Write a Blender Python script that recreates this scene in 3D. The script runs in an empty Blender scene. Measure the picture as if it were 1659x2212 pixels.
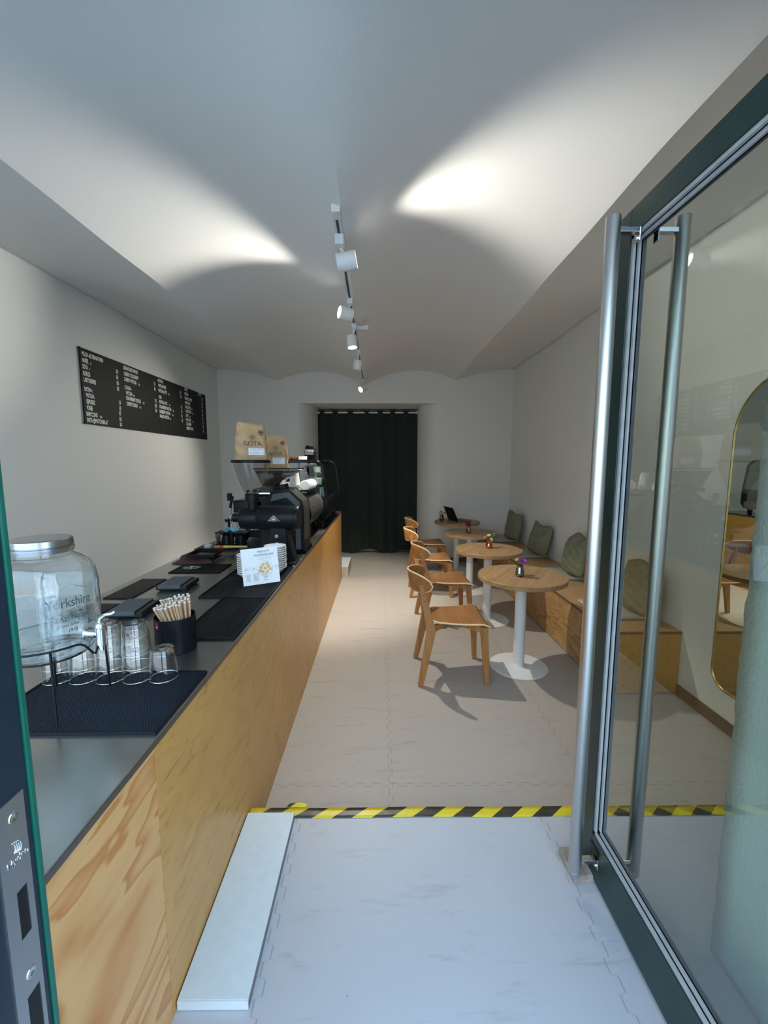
import bpy, bmesh, math, random
from mathutils import Vector, Matrix, Euler
random.seed(7)
PI=math.pi
S=bpy.context.scene
COL=S.collection
R=math.radians

# ---------------------------------------------------------------- node helpers
def newmat(name):
    m=bpy.data.materials.new(name); m.use_nodes=True
    nt=m.node_tree; nt.nodes.clear()
    out=nt.nodes.new('ShaderNodeOutputMaterial')
    return m,nt,out
def lk(nt,a,b): nt.links.new(a,b)
def val(nt,sock,v):
    if isinstance(v,bpy.types.NodeSocket): nt.links.new(v,sock)
    else: sock.default_value=v
def mth(nt,op,a,b=None,c=None,clamp=False):
    n=nt.nodes.new('ShaderNodeMath'); n.operation=op; n.use_clamp=clamp
    val(nt,n.inputs[0],a)
    if b is not None: val(nt,n.inputs[1],b)
    if c is not None: val(nt,n.inputs[2],c)
    return n.outputs[0]
def coords(nt,kind='Object'):
    t=nt.nodes.new('ShaderNodeTexCoord'); return t.outputs[kind]
def worldpos(nt):
    return nt.nodes.new('ShaderNodeNewGeometry').outputs['Position']
def mapping(nt,vec,scale=(1,1,1),loc=(0,0,0),rot=(0,0,0)):
    n=nt.nodes.new('ShaderNodeMapping'); lk(nt,vec,n.inputs['Vector'])
    n.inputs['Scale'].default_value=scale; n.inputs['Location'].default_value=loc; n.inputs['Rotation'].default_value=rot
    return n.outputs[0]
def noise(nt,vec,scale=5,detail=3,rough=.5,dist=0):
    n=nt.nodes.new('ShaderNodeTexNoise'); lk(nt,vec,n.inputs['Vector'])
    n.inputs['Scale'].default_value=scale; n.inputs['Detail'].default_value=detail
    n.inputs['Roughness'].default_value=rough; n.inputs['Distortion'].default_value=dist
    return n.outputs['Fac']
def ramp(nt,fac,stops):
    n=nt.nodes.new('ShaderNodeValToRGB'); lk(nt,fac,n.inputs[0])
    cr=n.color_ramp
    while len(cr.elements)<len(stops): cr.elements.new(.5)
    for e,(p,c) in zip(cr.elements,stops):
        e.position=p; e.color=(*c,1) if len(c)==3 else c
    return n.outputs['Color']
def mixc(nt,f,a,b,mode='MIX'):
    n=nt.nodes.new('ShaderNodeMix'); n.data_type='RGBA'; n.blend_type=mode
    val(nt,n.inputs[0],f)
    for i,v in ((6,a),(7,b)):
        if isinstance(v,tuple): v=(*v,1) if len(v)==3 else v
        val(nt,n.inputs[i],v)
    return n.outputs[2]
def bump(nt,h,strength=.3,dist=.01):
    n=nt.nodes.new('ShaderNodeBump'); lk(nt,h,n.inputs['Height'])
    n.inputs['Strength'].default_value=strength; n.inputs['Distance'].default_value=dist
    return n.outputs[0]
def sep(nt,vec):
    n=nt.nodes.new('ShaderNodeSeparateXYZ'); lk(nt,vec,n.inputs[0]); return n.outputs
def bsdf(nt,out,color=(.8,.8,.8),rough=.5,metal=0,nrm=None,coat=0,emit=None,es=0,trans=0,ior=1.45,spec=None,sheen=0):
    b=nt.nodes.new('ShaderNodeBsdfPrincipled')
    if isinstance(color,tuple): color=(*color[:3],1)
    val(nt,b.inputs['Base Color'],color); val(nt,b.inputs['Roughness'],rough); val(nt,b.inputs['Metallic'],metal)
    if nrm is not None: lk(nt,nrm,b.inputs['Normal'])
    b.inputs['Coat Weight'].default_value=coat
    b.inputs['Transmission Weight'].default_value=trans; b.inputs['IOR'].default_value=ior
    if spec is not None: b.inputs['Specular IOR Level'].default_value=spec
    if sheen: b.inputs['Sheen Weight'].default_value=sheen
    if emit: b.inputs['Emission Color'].default_value=(*emit,1); b.inputs['Emission Strength'].default_value=es
    lk(nt,b.outputs[0],out.inputs[0]); return b
def simple(name,color,rough=.5,metal=0,var=.06,scale=30,bmp=0,**k):
    m,nt,out=newmat(name)
    c=coords(nt); f=noise(nt,c,scale,3)
    dark=tuple(max(0,x*(1-var*2)) for x in color); lite=tuple(min(1,x*(1+var)) for x in color)
    col=ramp(nt,f,[(.3,dark),(.7,lite)])
    bsdf(nt,out,col,rough,metal,bump(nt,f,bmp,.004) if bmp else None,**k)
    return m

# ---------------------------------------------------------------- materials
def m_plaster(name,color,b=.25):
    m,nt,out=newmat(name); p=worldpos(nt)
    f=noise(nt,p,90,4,.6); g=noise(nt,p,1.3,3)
    col=mixc(nt,g,tuple(x*.96 for x in color),color)
    bsdf(nt,out,col,.85,nrm=bump(nt,f,b,.004)); return m
def m_ply(name,light,dark,grain='Y',rings=9,contrast=.6,scale=1.0,seed=0,rough=.45,flame=1.0,fleck=.6):
    """pine / birch ply: contour rings of a stretched noise = flame grain"""
    m,nt,out=newmat(name); c=worldpos(nt)
    sc={'Y':(2.4,.75,2.4),'X':(.75,2.4,2.4),'Z':(2.4,2.4,.75)}[grain]
    v=mapping(nt,c,tuple(s*scale for s in sc),(seed,seed*1.7,seed*.3))
    n1=noise(nt,v,1.0,2.6,.52,.55)
    r=mth(nt,'MULTIPLY',n1,rings); fr=mth(nt,'FRACT',r)
    up=mth(nt,'POWER',fr,2.2); dn=mth(nt,'MULTIPLY',mth(nt,'SUBTRACT',1.0,fr),11.,clamp=True)
    soft=mth(nt,'MULTIPLY',up,dn)
    fine=noise(nt,mapping(nt,c,tuple((40 if s>1 else 2.5) for s in sc)),1.5,3)
    blot=noise(nt,v,.8,2)
    mask=mth(nt,'MULTIPLY',soft,mth(nt,'MULTIPLY_ADD',blot,1.6*flame,-.25,clamp=True),clamp=True)
    f=mth(nt,'MULTIPLY',mask,contrast)
    base=mixc(nt,mth(nt,'MULTIPLY',fine,.5),light,tuple(x*.78 for x in light))
    col=mixc(nt,f,base,dark)
    fl=noise(nt,mapping(nt,c,tuple((26 if q>1 else 7) for q in sc)),1.0,4,.65,.8)
    fl=mth(nt,'MULTIPLY',mth(nt,'SUBTRACT',fl,.57,clamp=True),fleck,clamp=True)
    col=mixc(nt,fl,col,tuple(q*.55 for q in dark))
    mo=noise(nt,c,3.5,5,.65,.5); col=mixc(nt,mth(nt,'MULTIPLY',mth(nt,'SUBTRACT',mo,.42,clamp=True),1.6*min(1,fleck/4),clamp=True),col,tuple(q*.62+d_*.1 for q,d_ in zip(light,dark)))
    bsdf(nt,out,col,rough,nrm=bump(nt,fine,.08,.002)); return m
def m_oak(name,light,dark,axis='Y',stave=0,obj=True,rough=.42):
    m,nt,out=newmat(name); c=coords(nt) if obj else worldpos(nt)
    sc={'Y':(16,1.2,16),'X':(1.2,16,16),'Z':(16,16,1.2)}[axis]
    f=noise(nt,mapping(nt,c,sc),1.6,4,.6,.4); g=noise(nt,mapping(nt,c,tuple(s*5 for s in sc)),2,2)
    col=ramp(nt,f,[(.3,dark),(.62,light)])
    col=mixc(nt,mth(nt,'MULTIPLY',g,.35),col,tuple(x*.7 for x in dark))
    if stave:
        x,y,z=sep(nt,c)
        a=mth(nt,'FLOOR',mth(nt,'MULTIPLY',x if axis=='Y' else y,1/stave))
        w=nt.nodes.new('ShaderNodeTexWhiteNoise'); w.noise_dimensions='1D'; lk(nt,a,w.inputs['W'])
        col=mixc(nt,mth(nt,'MULTIPLY',w.outputs['Value'],.45),col,tuple(x*.72 for x in light))
    bsdf(nt,out,col,rough,nrm=bump(nt,g,.1,.001)); return m
def m_floor(name,base,stain,seam,xo,yo,blue=0):
    """one-metre interlocking foam mats"""
    m,nt,out=newmat(name); p=worldpos(nt); x,y,z=sep(nt,p)
    def sq(a,per): # clipped sine = jigsaw teeth
        s=mth(nt,'SINE',mth(nt,'MULTIPLY',a,2*PI/per)); return mth(nt,'MULTIPLY',mth(nt,'MINIMUM',mth(nt,'MAXIMUM',mth(nt,'MULTIPLY',s,5.),-1.),1.),.009)
    def dist(a,o,b):
        t=mth(nt,'ADD',mth(nt,'SUBTRACT',a,o),sq(b,.085)); t=mth(nt,'ADD',t,.5)
        fr=mth(nt,'SUBTRACT',t,mth(nt,'FLOOR',t)); return mth(nt,'ABSOLUTE',mth(nt,'SUBTRACT',fr,.5))
    d=mth(nt,'MINIMUM',dist(x,xo,y),dist(y,yo,x))
    line=mth(nt,'LESS_THAN',d,.0022)
    n1=noise(nt,p,2.3,5,.6); n2=noise(nt,p,26,4,.7); sm=noise(nt,mapping(nt,p,(1,6,1)),3.2,4,.7,.6)
    c=mixc(nt,n1,base,tuple(b*.9 for b in base)); c=mixc(nt,mth(nt,'MULTIPLY',n2,.35),c,tuple(b*.82 for b in base))
    st=mth(nt,'MULTIPLY',mth(nt,'SUBTRACT',sm,.565,clamp=True),3.4,clamp=True); c=mixc(nt,st,c,stain)
    sp=mth(nt,'GREATER_THAN',noise(nt,p,70,1,.3),.82); c=mixc(nt,mth(nt,'MULTIPLY',sp,.5),c,tuple(b*.4 for b in stain))
    c=mixc(nt,mth(nt,'MULTIPLY',line,.55),c,seam)
    h=mth(nt,'SUBTRACT',mth(nt,'MULTIPLY',noise(nt,p,120,3),.3),line)
    bsdf(nt,out,c,.5,nrm=bump(nt,h,.25,.003)); return m
def m_steel(name,color,rough,axis=(2,60,60),metal=1.0):
    m,nt,out=newmat(name); c=worldpos(nt)
    f=noise(nt,mapping(nt,c,axis),6,3)
    r=mth(nt,'MULTIPLY_ADD',f,.05,rough-.025)
    col=ramp(nt,f,[(.2,tuple(x*.97 for x in color)),(.8,color)])
    bsdf(nt,out,col,r,metal); return m
def m_thin(name,tint,fres=1.0,gloss_rough=.02,bmp=None,edge=.0,edgecol=(.9,.95,1)):
    """thin clear sheet: see-through, brighter reflection at grazing angles"""
    m,nt,out=newmat(name)
    tr=nt.nodes.new('ShaderNodeBsdfTransparent'); tr.inputs[0].default_value=(*tint,1)
    gl=nt.nodes.new('ShaderNodeBsdfGlossy'); gl.inputs['Roughness'].default_value=gloss_rough; gl.inputs[0].default_value=(1,1,1,1)
    fr=nt.nodes.new('ShaderNodeLayerWeight'); fr.inputs[0].default_value=.5
    fac=mth(nt,'MULTIPLY',mth(nt,'MULTIPLY_ADD',mth(nt,'POWER',fr.outputs['Facing'],5.),.96,.04),fres,clamp=True)
    if edge:
        lw=nt.nodes.new('ShaderNodeLayerWeight'); lw.inputs[0].default_value=.5
        e=mth(nt,'MULTIPLY',mth(nt,'POWER',lw.outputs['Facing'],3.0),edge,clamp=True)
        tc=mixc(nt,e,(*tint,1),(*edgecol,1)); lk(nt,tc,tr.inputs[0])
    if bmp:
        b=bump(nt,noise(nt,coords(nt),bmp[0],3),bmp[1],.01)
        lk(nt,b,gl.inputs['Normal']); lk(nt,b,fr.inputs['Normal'])
    mx=nt.nodes.new('ShaderNodeMixShader'); lk(nt,fac,mx.inputs[0]); lk(nt,tr.outputs[0],mx.inputs[1]); lk(nt,gl.outputs[0],mx.inputs[2])
    lk(nt,mx.outputs[0],out.inputs[0]); return m
def m_stripes(name,period,slope,axis='X',run='Y'):
    m,nt,out=newmat(name); p=worldpos(nt); x,y,z=sep(nt,p); A={'X':x,'Y':y,'Z':z}
    t=mth(nt,'MULTIPLY',mth(nt,'ADD',A[axis],mth(nt,'MULTIPLY',A[run],slope)),1/period)
    fr=mth(nt,'FRACT',mth(nt,'ADD',t,50.)); k=mth(nt,'GREATER_THAN',fr,.5)
    w=noise(nt,p,25,3)
    col=mixc(nt,k,(.02,.02,.02),(.78,.62,.02)); col=mixc(nt,mth(nt,'MULTIPLY',w,.2),col,(.35,.3,.15))
    bsdf(nt,out,col,.35,nrm=bump(nt,w,.2,.004)); return m
def m_dots(name,base,scale,strength=.8,rough=.6,ribs=None):
    m,nt,out=newmat(name); p=worldpos(nt)
    if ribs:
        x,y,z=sep(nt,p); s=mth(nt,'SINE',mth(nt,'MULTIPLY',x if ribs=='X' else y,2*PI/.009)); h=s
    else:
        v=nt.nodes.new('ShaderNodeTexVoronoi'); v.inputs['Randomness'].default_value=0; v.inputs['Scale'].default_value=scale; lk(nt,p,v.inputs['Vector']); h=mth(nt,'LESS_THAN',v.outputs['Distance'],.36)
    col=mixc(nt,mth(nt,'MULTIPLY',h,.5,clamp=True),base,tuple(min(1,b*2.4+.006) for b in base))
    bsdf(nt,out,col,rough,nrm=bump(nt,h,strength,.004),spec=.2); return m
M={}
M['wall']=m_plaster('wall_plaster',(.79,.79,.755))
M['ceil']=m_plaster('ceiling_plaster',(.80,.80,.78),.15)
M['jamb']=m_plaster('rough_reveal_plaster',(.70,.84,.84),.8)
M['floor']=m_floor('foam_mat_floor',(.49,.44,.39),(.30,.26,.235),(.22,.18,.155),.05,1.935)
M['floor2']=m_floor('foam_mat_entry',(.54,.545,.585),(.30,.30,.33),(.22,.22,.25),.665,.62)
M['ply_near']=m_ply('pine_ply_flame',(.76,.43,.17),(.50,.17,.030),'Y',8,1.0,1.9,7.3,.42,1.8)
M['ply']=m_ply('pine_ply_honey',(.66,.355,.095),(.40,.17,.032),'Y',9,.55,1.9,11.3,.36,1.1,4.5)
M['ply_b']=m_ply('pine_ply_bench',(.50,.30,.11),(.22,.09,.025),'Y',10,1.0,1.7,5.7,.42,1.4)
M['ply_t']=m_ply('pine_ply_seat',(.52,.33,.16),(.33,.17,.06),'Y',9,.7,2.2,8.2,.42)
M['edge']=simple('dark_ply_edge',(.16,.09,.05),.6)
M['oak']=m_oak('oak_laminate',(.50,.31,.145),(.30,.165,.07),'Y',.085)
M['chair']=m_oak('oak_chair_wood',(.54,.26,.085),(.36,.15,.045),'Z')
M['chair_s']=m_oak('oak_chair_veneer',(.44,.205,.065),(.30,.125,.038),'Y')
M['chair_e']=simple('pale_ply_edge',(.86,.66,.40),.45)
M['chair_d']=simple('joint_plug_wood',(.22,.11,.05),.5)
M['steel']=simple('brushed_worktop_steel',(.46,.46,.44),.27,.95,var=.02,scale=3)
M['steel_d']=m_steel('worktop_edge_steel',(.22,.21,.20),.4,(60,2,60))
M['inox']=m_steel('satin_handle_steel',(.62,.61,.59),.36,(60,60,2))
M['chrome']=simple('chrome',(.75,.76,.78),.12,1,var=.02)
M['green']=simple('dark_green_frame_paint',(.008,.032,.030),.32,var=.1,scale=8)
M['green_l']=simple('bright_green_frame_paint',(.004,.085,.060),.3,var=.05)
M['navy']=simple('blue_black_anodised',(.008,.016,.028),.38,var=.1)
M['zinc']=m_steel('zinc_strike_plate',(.50,.51,.54),.38,(30,30,30))
M['black']=simple('matt_black_plastic',(.007,.008,.009),.42,bmp=.05,spec=.22)
M['black_g']=simple('gloss_black_plastic',(.006,.007,.008),.16,spec=.22)
M['black_m']=simple('black_powder_coat',(.007,.009,.012),.35,bmp=.08,spec=.22)
M['slate']=simple('slate_grey_rubber',(.075,.09,.10),.5)
M['taupe']=simple('taupe_lacquer',(.085,.078,.066),.25)
M['white']=simple('white_lacquer',(.82,.82,.81),.35,var=.01)
M['white_p']=simple('white_porcelain',(.86,.86,.84),.18,var=.01)
M['card']=simple('white_card',(.86,.87,.90),.7,var=.01)
M['ink']=simple('navy_ink',(.03,.05,.09),.7)
M['ink_l']=simple('grey_ink',(.30,.32,.36),.7)
M['letter']=simple('white_lettering',(.86,.86,.83),.6,var=.01)
M['board']=simple('menu_board_black',(.012,.014,.014),.6,spec=.2)
M['kraft']=simple('kraft_paper',(.52,.35,.19),.7,var=.08,scale=14,bmp=.3)
M['brown_ink']=simple('brown_print',(.10,.06,.04),.7)
M['curtain']=simple('dark_green_curtain',(.014,.024,.019),.85,bmp=.1,sheen=.1)
M['cushion']=simple('olive_linen',(.215,.225,.145),.9,var=.12,scale=60,bmp=.4)
M['pad']=simple('pale_grey_felt',(.47,.47,.43),.95,var=.05,bmp=.3)
M['skirt']=simple('brown_grey_skirting',(.13,.105,.085),.6)
M['rubber']=m_dots('dotted_rubber_mat',(.006,.010,.018),75)
M['ribbed']=m_dots('ribbed_rubber_mat',(.005,.006,.008),75,ribs='X')
M['pane']=m_thin('door_glass',(.66,.72,.66),2.6)
M['window']=m_thin('shop_window_glass',(.95,.97,.97),1.0)
M['glass']=m_thin('tumbler_glass',(.97,.98,.985),2.6,.03,None,.7,(.66,.70,.72))
M['jar']=m_thin('jar_glass',(.955,.975,.98),2.0,.03,(14,.3),.5,(.55,.64,.66))
M['water']=m_thin('water',(.93,.965,.975),1.6,.05,(9,.5),.25,(.7,.82,.86))
M['clear']=m_thin('hopper_plastic',(.80,.80,.78),1.4,.10,None,.5,(.5,.5,.48))
M['green_glass']=m_thin('curved_case_glass',(.30,.46,.38),3.0)
M['beans']=simple('coffee_beans',(.060,.026,.013),.4,var=.5,scale=160,bmp=.8)
M['mirror']=simple('mirror_silver',(.80,.82,.80),.01,1,var=0)
M['gold']=simple('brass_frame',(.62,.44,.14),.3,1)
M['tape']=m_stripes('hazard_tape',.165,-1.25,'X','Y')
M['tape_v']=m_stripes('hazard_tape_side',.085,.3,'Y','Z')
M['board_w']=simple('white_melamine',(.70,.78,.84),.35,var=.02)
M['board_e']=simple('board_edge_grey',(.20,.20,.21),.6)
M['block']=simple('old_wood_block',(.36,.31,.27),.7,var=.15,bmp=.3)
M['straw']=simple('bamboo_stick',(.56,.36,.215),.6,var=.06)
M['straw_t']=simple('white_cut_end',(.9,.88,.84),.6)
M['red']=simple('red_plastic',(.60,.02,.02),.4)
M['maroon']=simple('maroon_tag',(.20,.02,.03),.6)
M['yellow']=simple('yellow_lacquer_wood',(.52,.42,.06),.35)
M['bristle']=simple('tan_bristle',(.32,.17,.05),.9,bmp=.5)
M['cloth_b']=simple('brown_cloth',(.075,.035,.026),.9,bmp=.4)
M['cloth_c']=simple('blue_cloth',(.07,.22,.32),.85,bmp=.3)
M['walnut']=simple('walnut_handle',(.10,.052,.028),.4)
M['alu']=simple('brushed_aluminium_lid',(.50,.51,.51),.28,1,var=.03)
M['grey_p']=simple('light_grey_plastic',(.42,.43,.44),.5)
M['silverv']=simple('smoky_mirrored_glass',(.30,.33,.35),.1,1,var=.2,scale=30)
M['copperv']=simple('copper_mirrored_glass',(.72,.27,.14),.12,1,var=.2,scale=30)
M['goldv']=simple('amber_mirrored_glass',(.50,.42,.26),.12,1,var=.2,scale=30)
M['purple']=simple('purple_petals',(.42,.10,.50),.7,var=.2,scale=120)
M['crimson']=simple('crimson_petals',(.22,.005,.03),.7,var=.2)
M['coral']=simple('coral_petals',(.75,.12,.08),.7,var=.2)
M['lime']=simple('pale_green_petals',(.62,.72,.30),.7,var=.15)
M['peach']=simple('peach_petals',(.70,.42,.25),.7,var=.2)
M['ypet']=simple('yellow_petals',(.65,.55,.10),.7,var=.2)
M['leaf']=simple('leaf_green',(.06,.12,.04),.6,var=.2)
M['pastry']=simple('golden_pastry',(.62,.30,.09),.6,var=.35,scale=40,bmp=.5)
M['jam']=simple('red_jam',(.35,.03,.02),.3)
M['dough']=simple('printed_dumpling',(.80,.55,.28),.7,var=.15,scale=90)
M['dough_d']=simple('printed_dumpling_shade',(.52,.30,.12),.7)
M['rim']=simple('printed_plate_rim',(.42,.30,.30),.7)
M['lamp_w']=simple('lamp_white_metal',(.78,.79,.78),.35,var=.01)
M['track_d']=simple('track_dark_slot',(.06,.06,.06),.5)
def m_em(name,c,s):
    m,nt,out=newmat(name); e=nt.nodes.new('ShaderNodeEmission'); e.inputs[0].default_value=(*c,1); e.inputs[1].default_value=s
    lk(nt,e.outputs[0],out.inputs[0]); return m
M['led']=m_em('led_emitter',(1,.93,.80),14)
M['led_off']=m_em('led_dim',(1,.93,.80),2.5)

# ---------------------------------------------------------------- geometry helper
class G:
    def __init__(s): s.b=bmesh.new(); s.M=Matrix()
    def v(s,co): return s.b.verts.new(s.M@Vector(co))
    def box(s,x0,x1,y0,y1,z0,z1,bev=0):
        vs=[s.v((x,y,z)) for x in (x0,x1) for y in (y0,y1) for z in (z0,z1)]
        fs=[(0,1,3,2),(4,6,7,5),(0,4,5,1),(2,3,7,6),(0,2,6,4),(1,5,7,3)]
        ff=[s.b.faces.new([vs[i] for i in f]) for f in fs]
        if bev:
            es=list({e for f in ff for e in f.edges})
            bmesh.ops.bevel(s.b,geom=es,offset=bev,segments=2,profile=.7,affect='EDGES')
        return s
    def frame(s,p0,p1):
        d=(Vector(p1)-Vector(p0)); q=d.to_track_quat('Z','Y'); return Matrix.Translation(Vector(p0))@q.to_matrix().to_4x4(),d.length
    def lathe(s,prof,n=24,p0=(0,0,0),p1=(0,0,1),caps=True):
        F,_=s.frame(p0,p1); rings=[]
        for r,z in prof:
            rings.append([s.v(F@Vector((max(r,1e-4)*math.cos(2*PI*i/n),max(r,1e-4)*math.sin(2*PI*i/n),z))) for i in range(n)])
        for a,b in zip(rings,rings[1:]):
            for i in range(n):
                j=(i+1)%n; s.b.faces.new((a[i],a[j],b[j],b[i]))
        if caps:
            s.b.faces.new(rings[0][::-1]); s.b.faces.new(rings[-1])
        return s
    def cyl(s,p0,p1,r,r1=None,n=20):
        L=(Vector(p1)-Vector(p0)).length
        return s.lathe([(r,0),(r if r1 is None else r1,L)],n,p0,p1)
    def tube(s,pts,r,n=8,closed=False):
        pts=[Vector(p) for p in pts]; rings=[]; N=len(pts); up=None
        for i,p in enumerate(pts):
            a=pts[(i-1)%N] if (closed or i>0) else p; c=pts[(i+1)%N] if (closed or i<N-1) else p
            t=(c-a).normalized()
            if up is None: up=t.orthogonal().normalized()
            up=(up-t*up.dot(t)).normalized(); w=t.cross(up)
            rr=r(i/(N-1)) if callable(r) else r
            rings.append([s.v(p+(up*math.cos(2*PI*k/n)+w*math.sin(2*PI*k/n))*rr) for k in range(n)])
        rg=range(N if closed else N-1)
        for i in rg:
            a,b=rings[i],rings[(i+1)%N]
            for k in range(n): s.b.faces.new((a[k],a[(k+1)%n],b[(k+1)%n],b[k]))
        if not closed: s.b.faces.new(rings[0][::-1]); s.b.faces.new(rings[-1])
        return s
    def ball(s,c,r,sc=(1,1,1),n=12):
        m=s.M@Matrix.Translation(Vector(c))@Matrix.Diagonal((*sc,1))
        bmesh.ops.create_uvsphere(s.b,u_segments=n,v_segments=max(6,n//2+2),radius=r,matrix=m); return s
    def prism(s,poly,axis,a0,a1):
        """poly: 2d points in the plane normal to axis"""
        def P(u,v,a): return {'X':(a,u,v),'Y':(u,a,v),'Z':(u,v,a)}[axis]
        A=[s.v(P(u,v,a0)) for u,v in poly]; B=[s.v(P(u,v,a1)) for u,v in poly]; n=len(poly)
        for i in range(n): s.b.faces.new((A[i],A[(i+1)%n],B[(i+1)%n],B[i]))
        s.b.faces.new(A[::-1]); s.b.faces.new(B); return s
    def bar(s,p0,p1,w,t,up=(0,0,1),w1=None,t1=None):
        """rectangular bar with section w x t tapering to w1 x t1"""
        p0,p1=Vector(p0),Vector(p1); d=(p1-p0).normalized(); up=Vector(up); a=d.cross(up).normalized(); b=a.cross(d).normalized()
        w1=w1 or w; t1=t1 or t; q=[]
        for p,W,T in ((p0,w,t),(p1,w1,t1)):
            q.append([s.v(p+a*x*W/2+b*y*T/2) for x,y in ((-1,-1),(1,-1),(1,1),(-1,1))])
        A,B=q
        for i in range(4): s.b.faces.new((A[i],A[(i+1)%4],B[(i+1)%4],B[i]))
        s.b.faces.new(A[::-1]); s.b.faces.new(B); return s
    def grid(s,f,nu,nv,thick=None):
        vs=[[s.v(f(i/nu,j/nv)) for j in range(nv+1)] for i in range(nu+1)]
        for i in range(nu):
            for j in range(nv): s.b.faces.new((vs[i][j],vs[i+1][j],vs[i+1][j+1],vs[i][j+1]))
        return s
def ob(name,g,mat,parent=None,loc=None,rot=None,smooth=True,ang=35,bev=0,solid=0,sub=0):
    bmesh.ops.recalc_face_normals(g.b,faces=g.b.faces)
    me=bpy.data.meshes.new(name); g.b.to_mesh(me); g.b.free()
    if smooth:
        me.shade_smooth(); me.set_sharp_from_angle(angle=R(ang))
    me.materials.append(M[mat] if isinstance(mat,str) else mat)
    o=bpy.data.objects.new(name,me); COL.objects.link(o)
    if parent: o.parent=parent
    if loc: o.location=loc
    if rot: o.rotation_euler=rot
    if solid:
        m=o.modifiers.new('solid','SOLIDIFY'); m.thickness=solid; m.offset=0
    if bev:
        m=o.modifiers.new('bevel','BEVEL'); m.width=bev; m.segments=2; m.limit_method='ANGLE'; m.angle_limit=R(40)
    if sub:
        m=o.modifiers.new('sub','SUBSURF'); m.levels=sub; m.render_levels=sub
    return o
def tag(o,label,cat,group=None,kind=None):
    o['label']=label; o['category']=cat
    if group: o['group']=group
    if kind: o['kind']=kind
    return o
def thing(name,label,cat,loc=(0,0,0),rz=0,group=None):
    o=bpy.data.objects.new(name,None); COL.objects.link(o); o.location=loc; o.rotation_euler=(0,0,rz); o.empty_display_size=.05
    return tag(o,label,cat,group)
def struct(name,g,mat,parent=None,**k):
    o=ob(name,g,mat,parent,**k)
    if parent is None: o['kind']='structure'
    return o
def dup(o,parent=None,**kw):
    c=o.copy(); COL.objects.link(c)
    if parent: c.parent=parent
    for ch in list(o.children): dup(ch,c)
    if 'loc' in kw: c.location=kw['loc']
    if 'rz' in kw: c.rotation_euler=(0,0,kw['rz'])
    if 'label' in kw: c['label']=kw['label']
    return c
def textmesh(g,txt,size,mat4,xs=1.0,align='LEFT',ext=0.0,bold=0.0):
    cu=bpy.data.curves.new('t','FONT'); cu.body=txt; cu.size=size; cu.align_x=align; cu.extrude=ext; cu.resolution_u=3; cu.offset=bold
    o=bpy.data.objects.new('t',cu); COL.objects.link(o)
    bpy.context.view_layer.update()
    dg=bpy.context.evaluated_depsgraph_get(); me=bpy.data.meshes.new_from_object(o.evaluated_get(dg))
    me.transform(mat4@Matrix.Diagonal((xs,1,1,1))); g.b.from_mesh(me)
    bpy.data.objects.remove(o); bpy.data.curves.remove(cu); bpy.data.meshes.remove(me)
def basis(o,u,v):
    """matrix: local x->u, local y->v, origin o"""
    u=Vector(u).normalized(); v=Vector(v).normalized(); w=u.cross(v)
    m=Matrix.Identity(4)
    for i in range(3): m[i][0]=u[i]; m[i][1]=v[i]; m[i][2]=w[i]; m[i][3]=o[i]
    return m
# ================================================================ ROOM SHELL
XL,XR,YB,YF=-2.55,2.09,6.72,1.08
P=.17      # entry platform height
T=.957     # worktop height
struct('floor',G().box(-2.7,2.3,1.58,7.7,-.1,0),'floor',smooth=False)
struct('trim_1',G().box(-2.7,2.3,.20,1.60,-.1,P),'floor2',smooth=False)            # raised entry
struct('wall_left',G().box(XL-.15,XL,1.0,7.75,-.1,3.3),'wall',smooth=False)
struct('wall_right',G().box(XR,XR+.15,1.0,7.75,-.1,3.3),'wall',smooth=False)
g=G()
def splay(x0,x1):   # plan curve of the niche reveal, rounded at the front edge
    return [(x0+(x1-x0)*(1-math.cos(t*PI/2)) if False else x0+(x1-x0)*math.sin(t*PI/2)**1.0, YB+.66*(1-math.cos(t*PI/2))) for t in [i/14 for i in range(15)]]
c=splay(-1.37,-1.092)
g.prism([(XL-.1,YB)]+c+[(-1.092,7.75),(XL-.1,7.75)],'Z',-.1,3.3)
c=splay(.995,.647)
g.prism([(XR+.1,YB)]+c+[(.647,7.75),(XR+.1,7.75)],'Z',-.1,3.3)
g.box(-1.37,.995,YB,7.75,2.555,3.3); g.box(-1.2,.8,7.6,7.75,-.1,2.6)
struct('wall_back',g,'wall',ang=25)
# front wall: solid pier on the right, deep header, left stub; the shop opening lies between
g=G(); g.box(1.0,XR+.15,.25,YF,-.1,3.3); g.box(XL-.15,-2.2,.25,YF,-.1,3.3); g.box(-2.2,1.0,.25,YF,2.86,3.3)
struct('wall_front',g,'wall',smooth=False)
g=G()
random.seed(3)
def rv(u,v): 
    e=0 if u<.97 else random.uniform(-.004,.004)
    return (.992,.30+u*(YF-.30)+e,P+v*2.68)
g.grid(rv,12,90)
struct('trim_2',g,'jamb',smooth=True,solid=.012)
random.seed(7)
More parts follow.
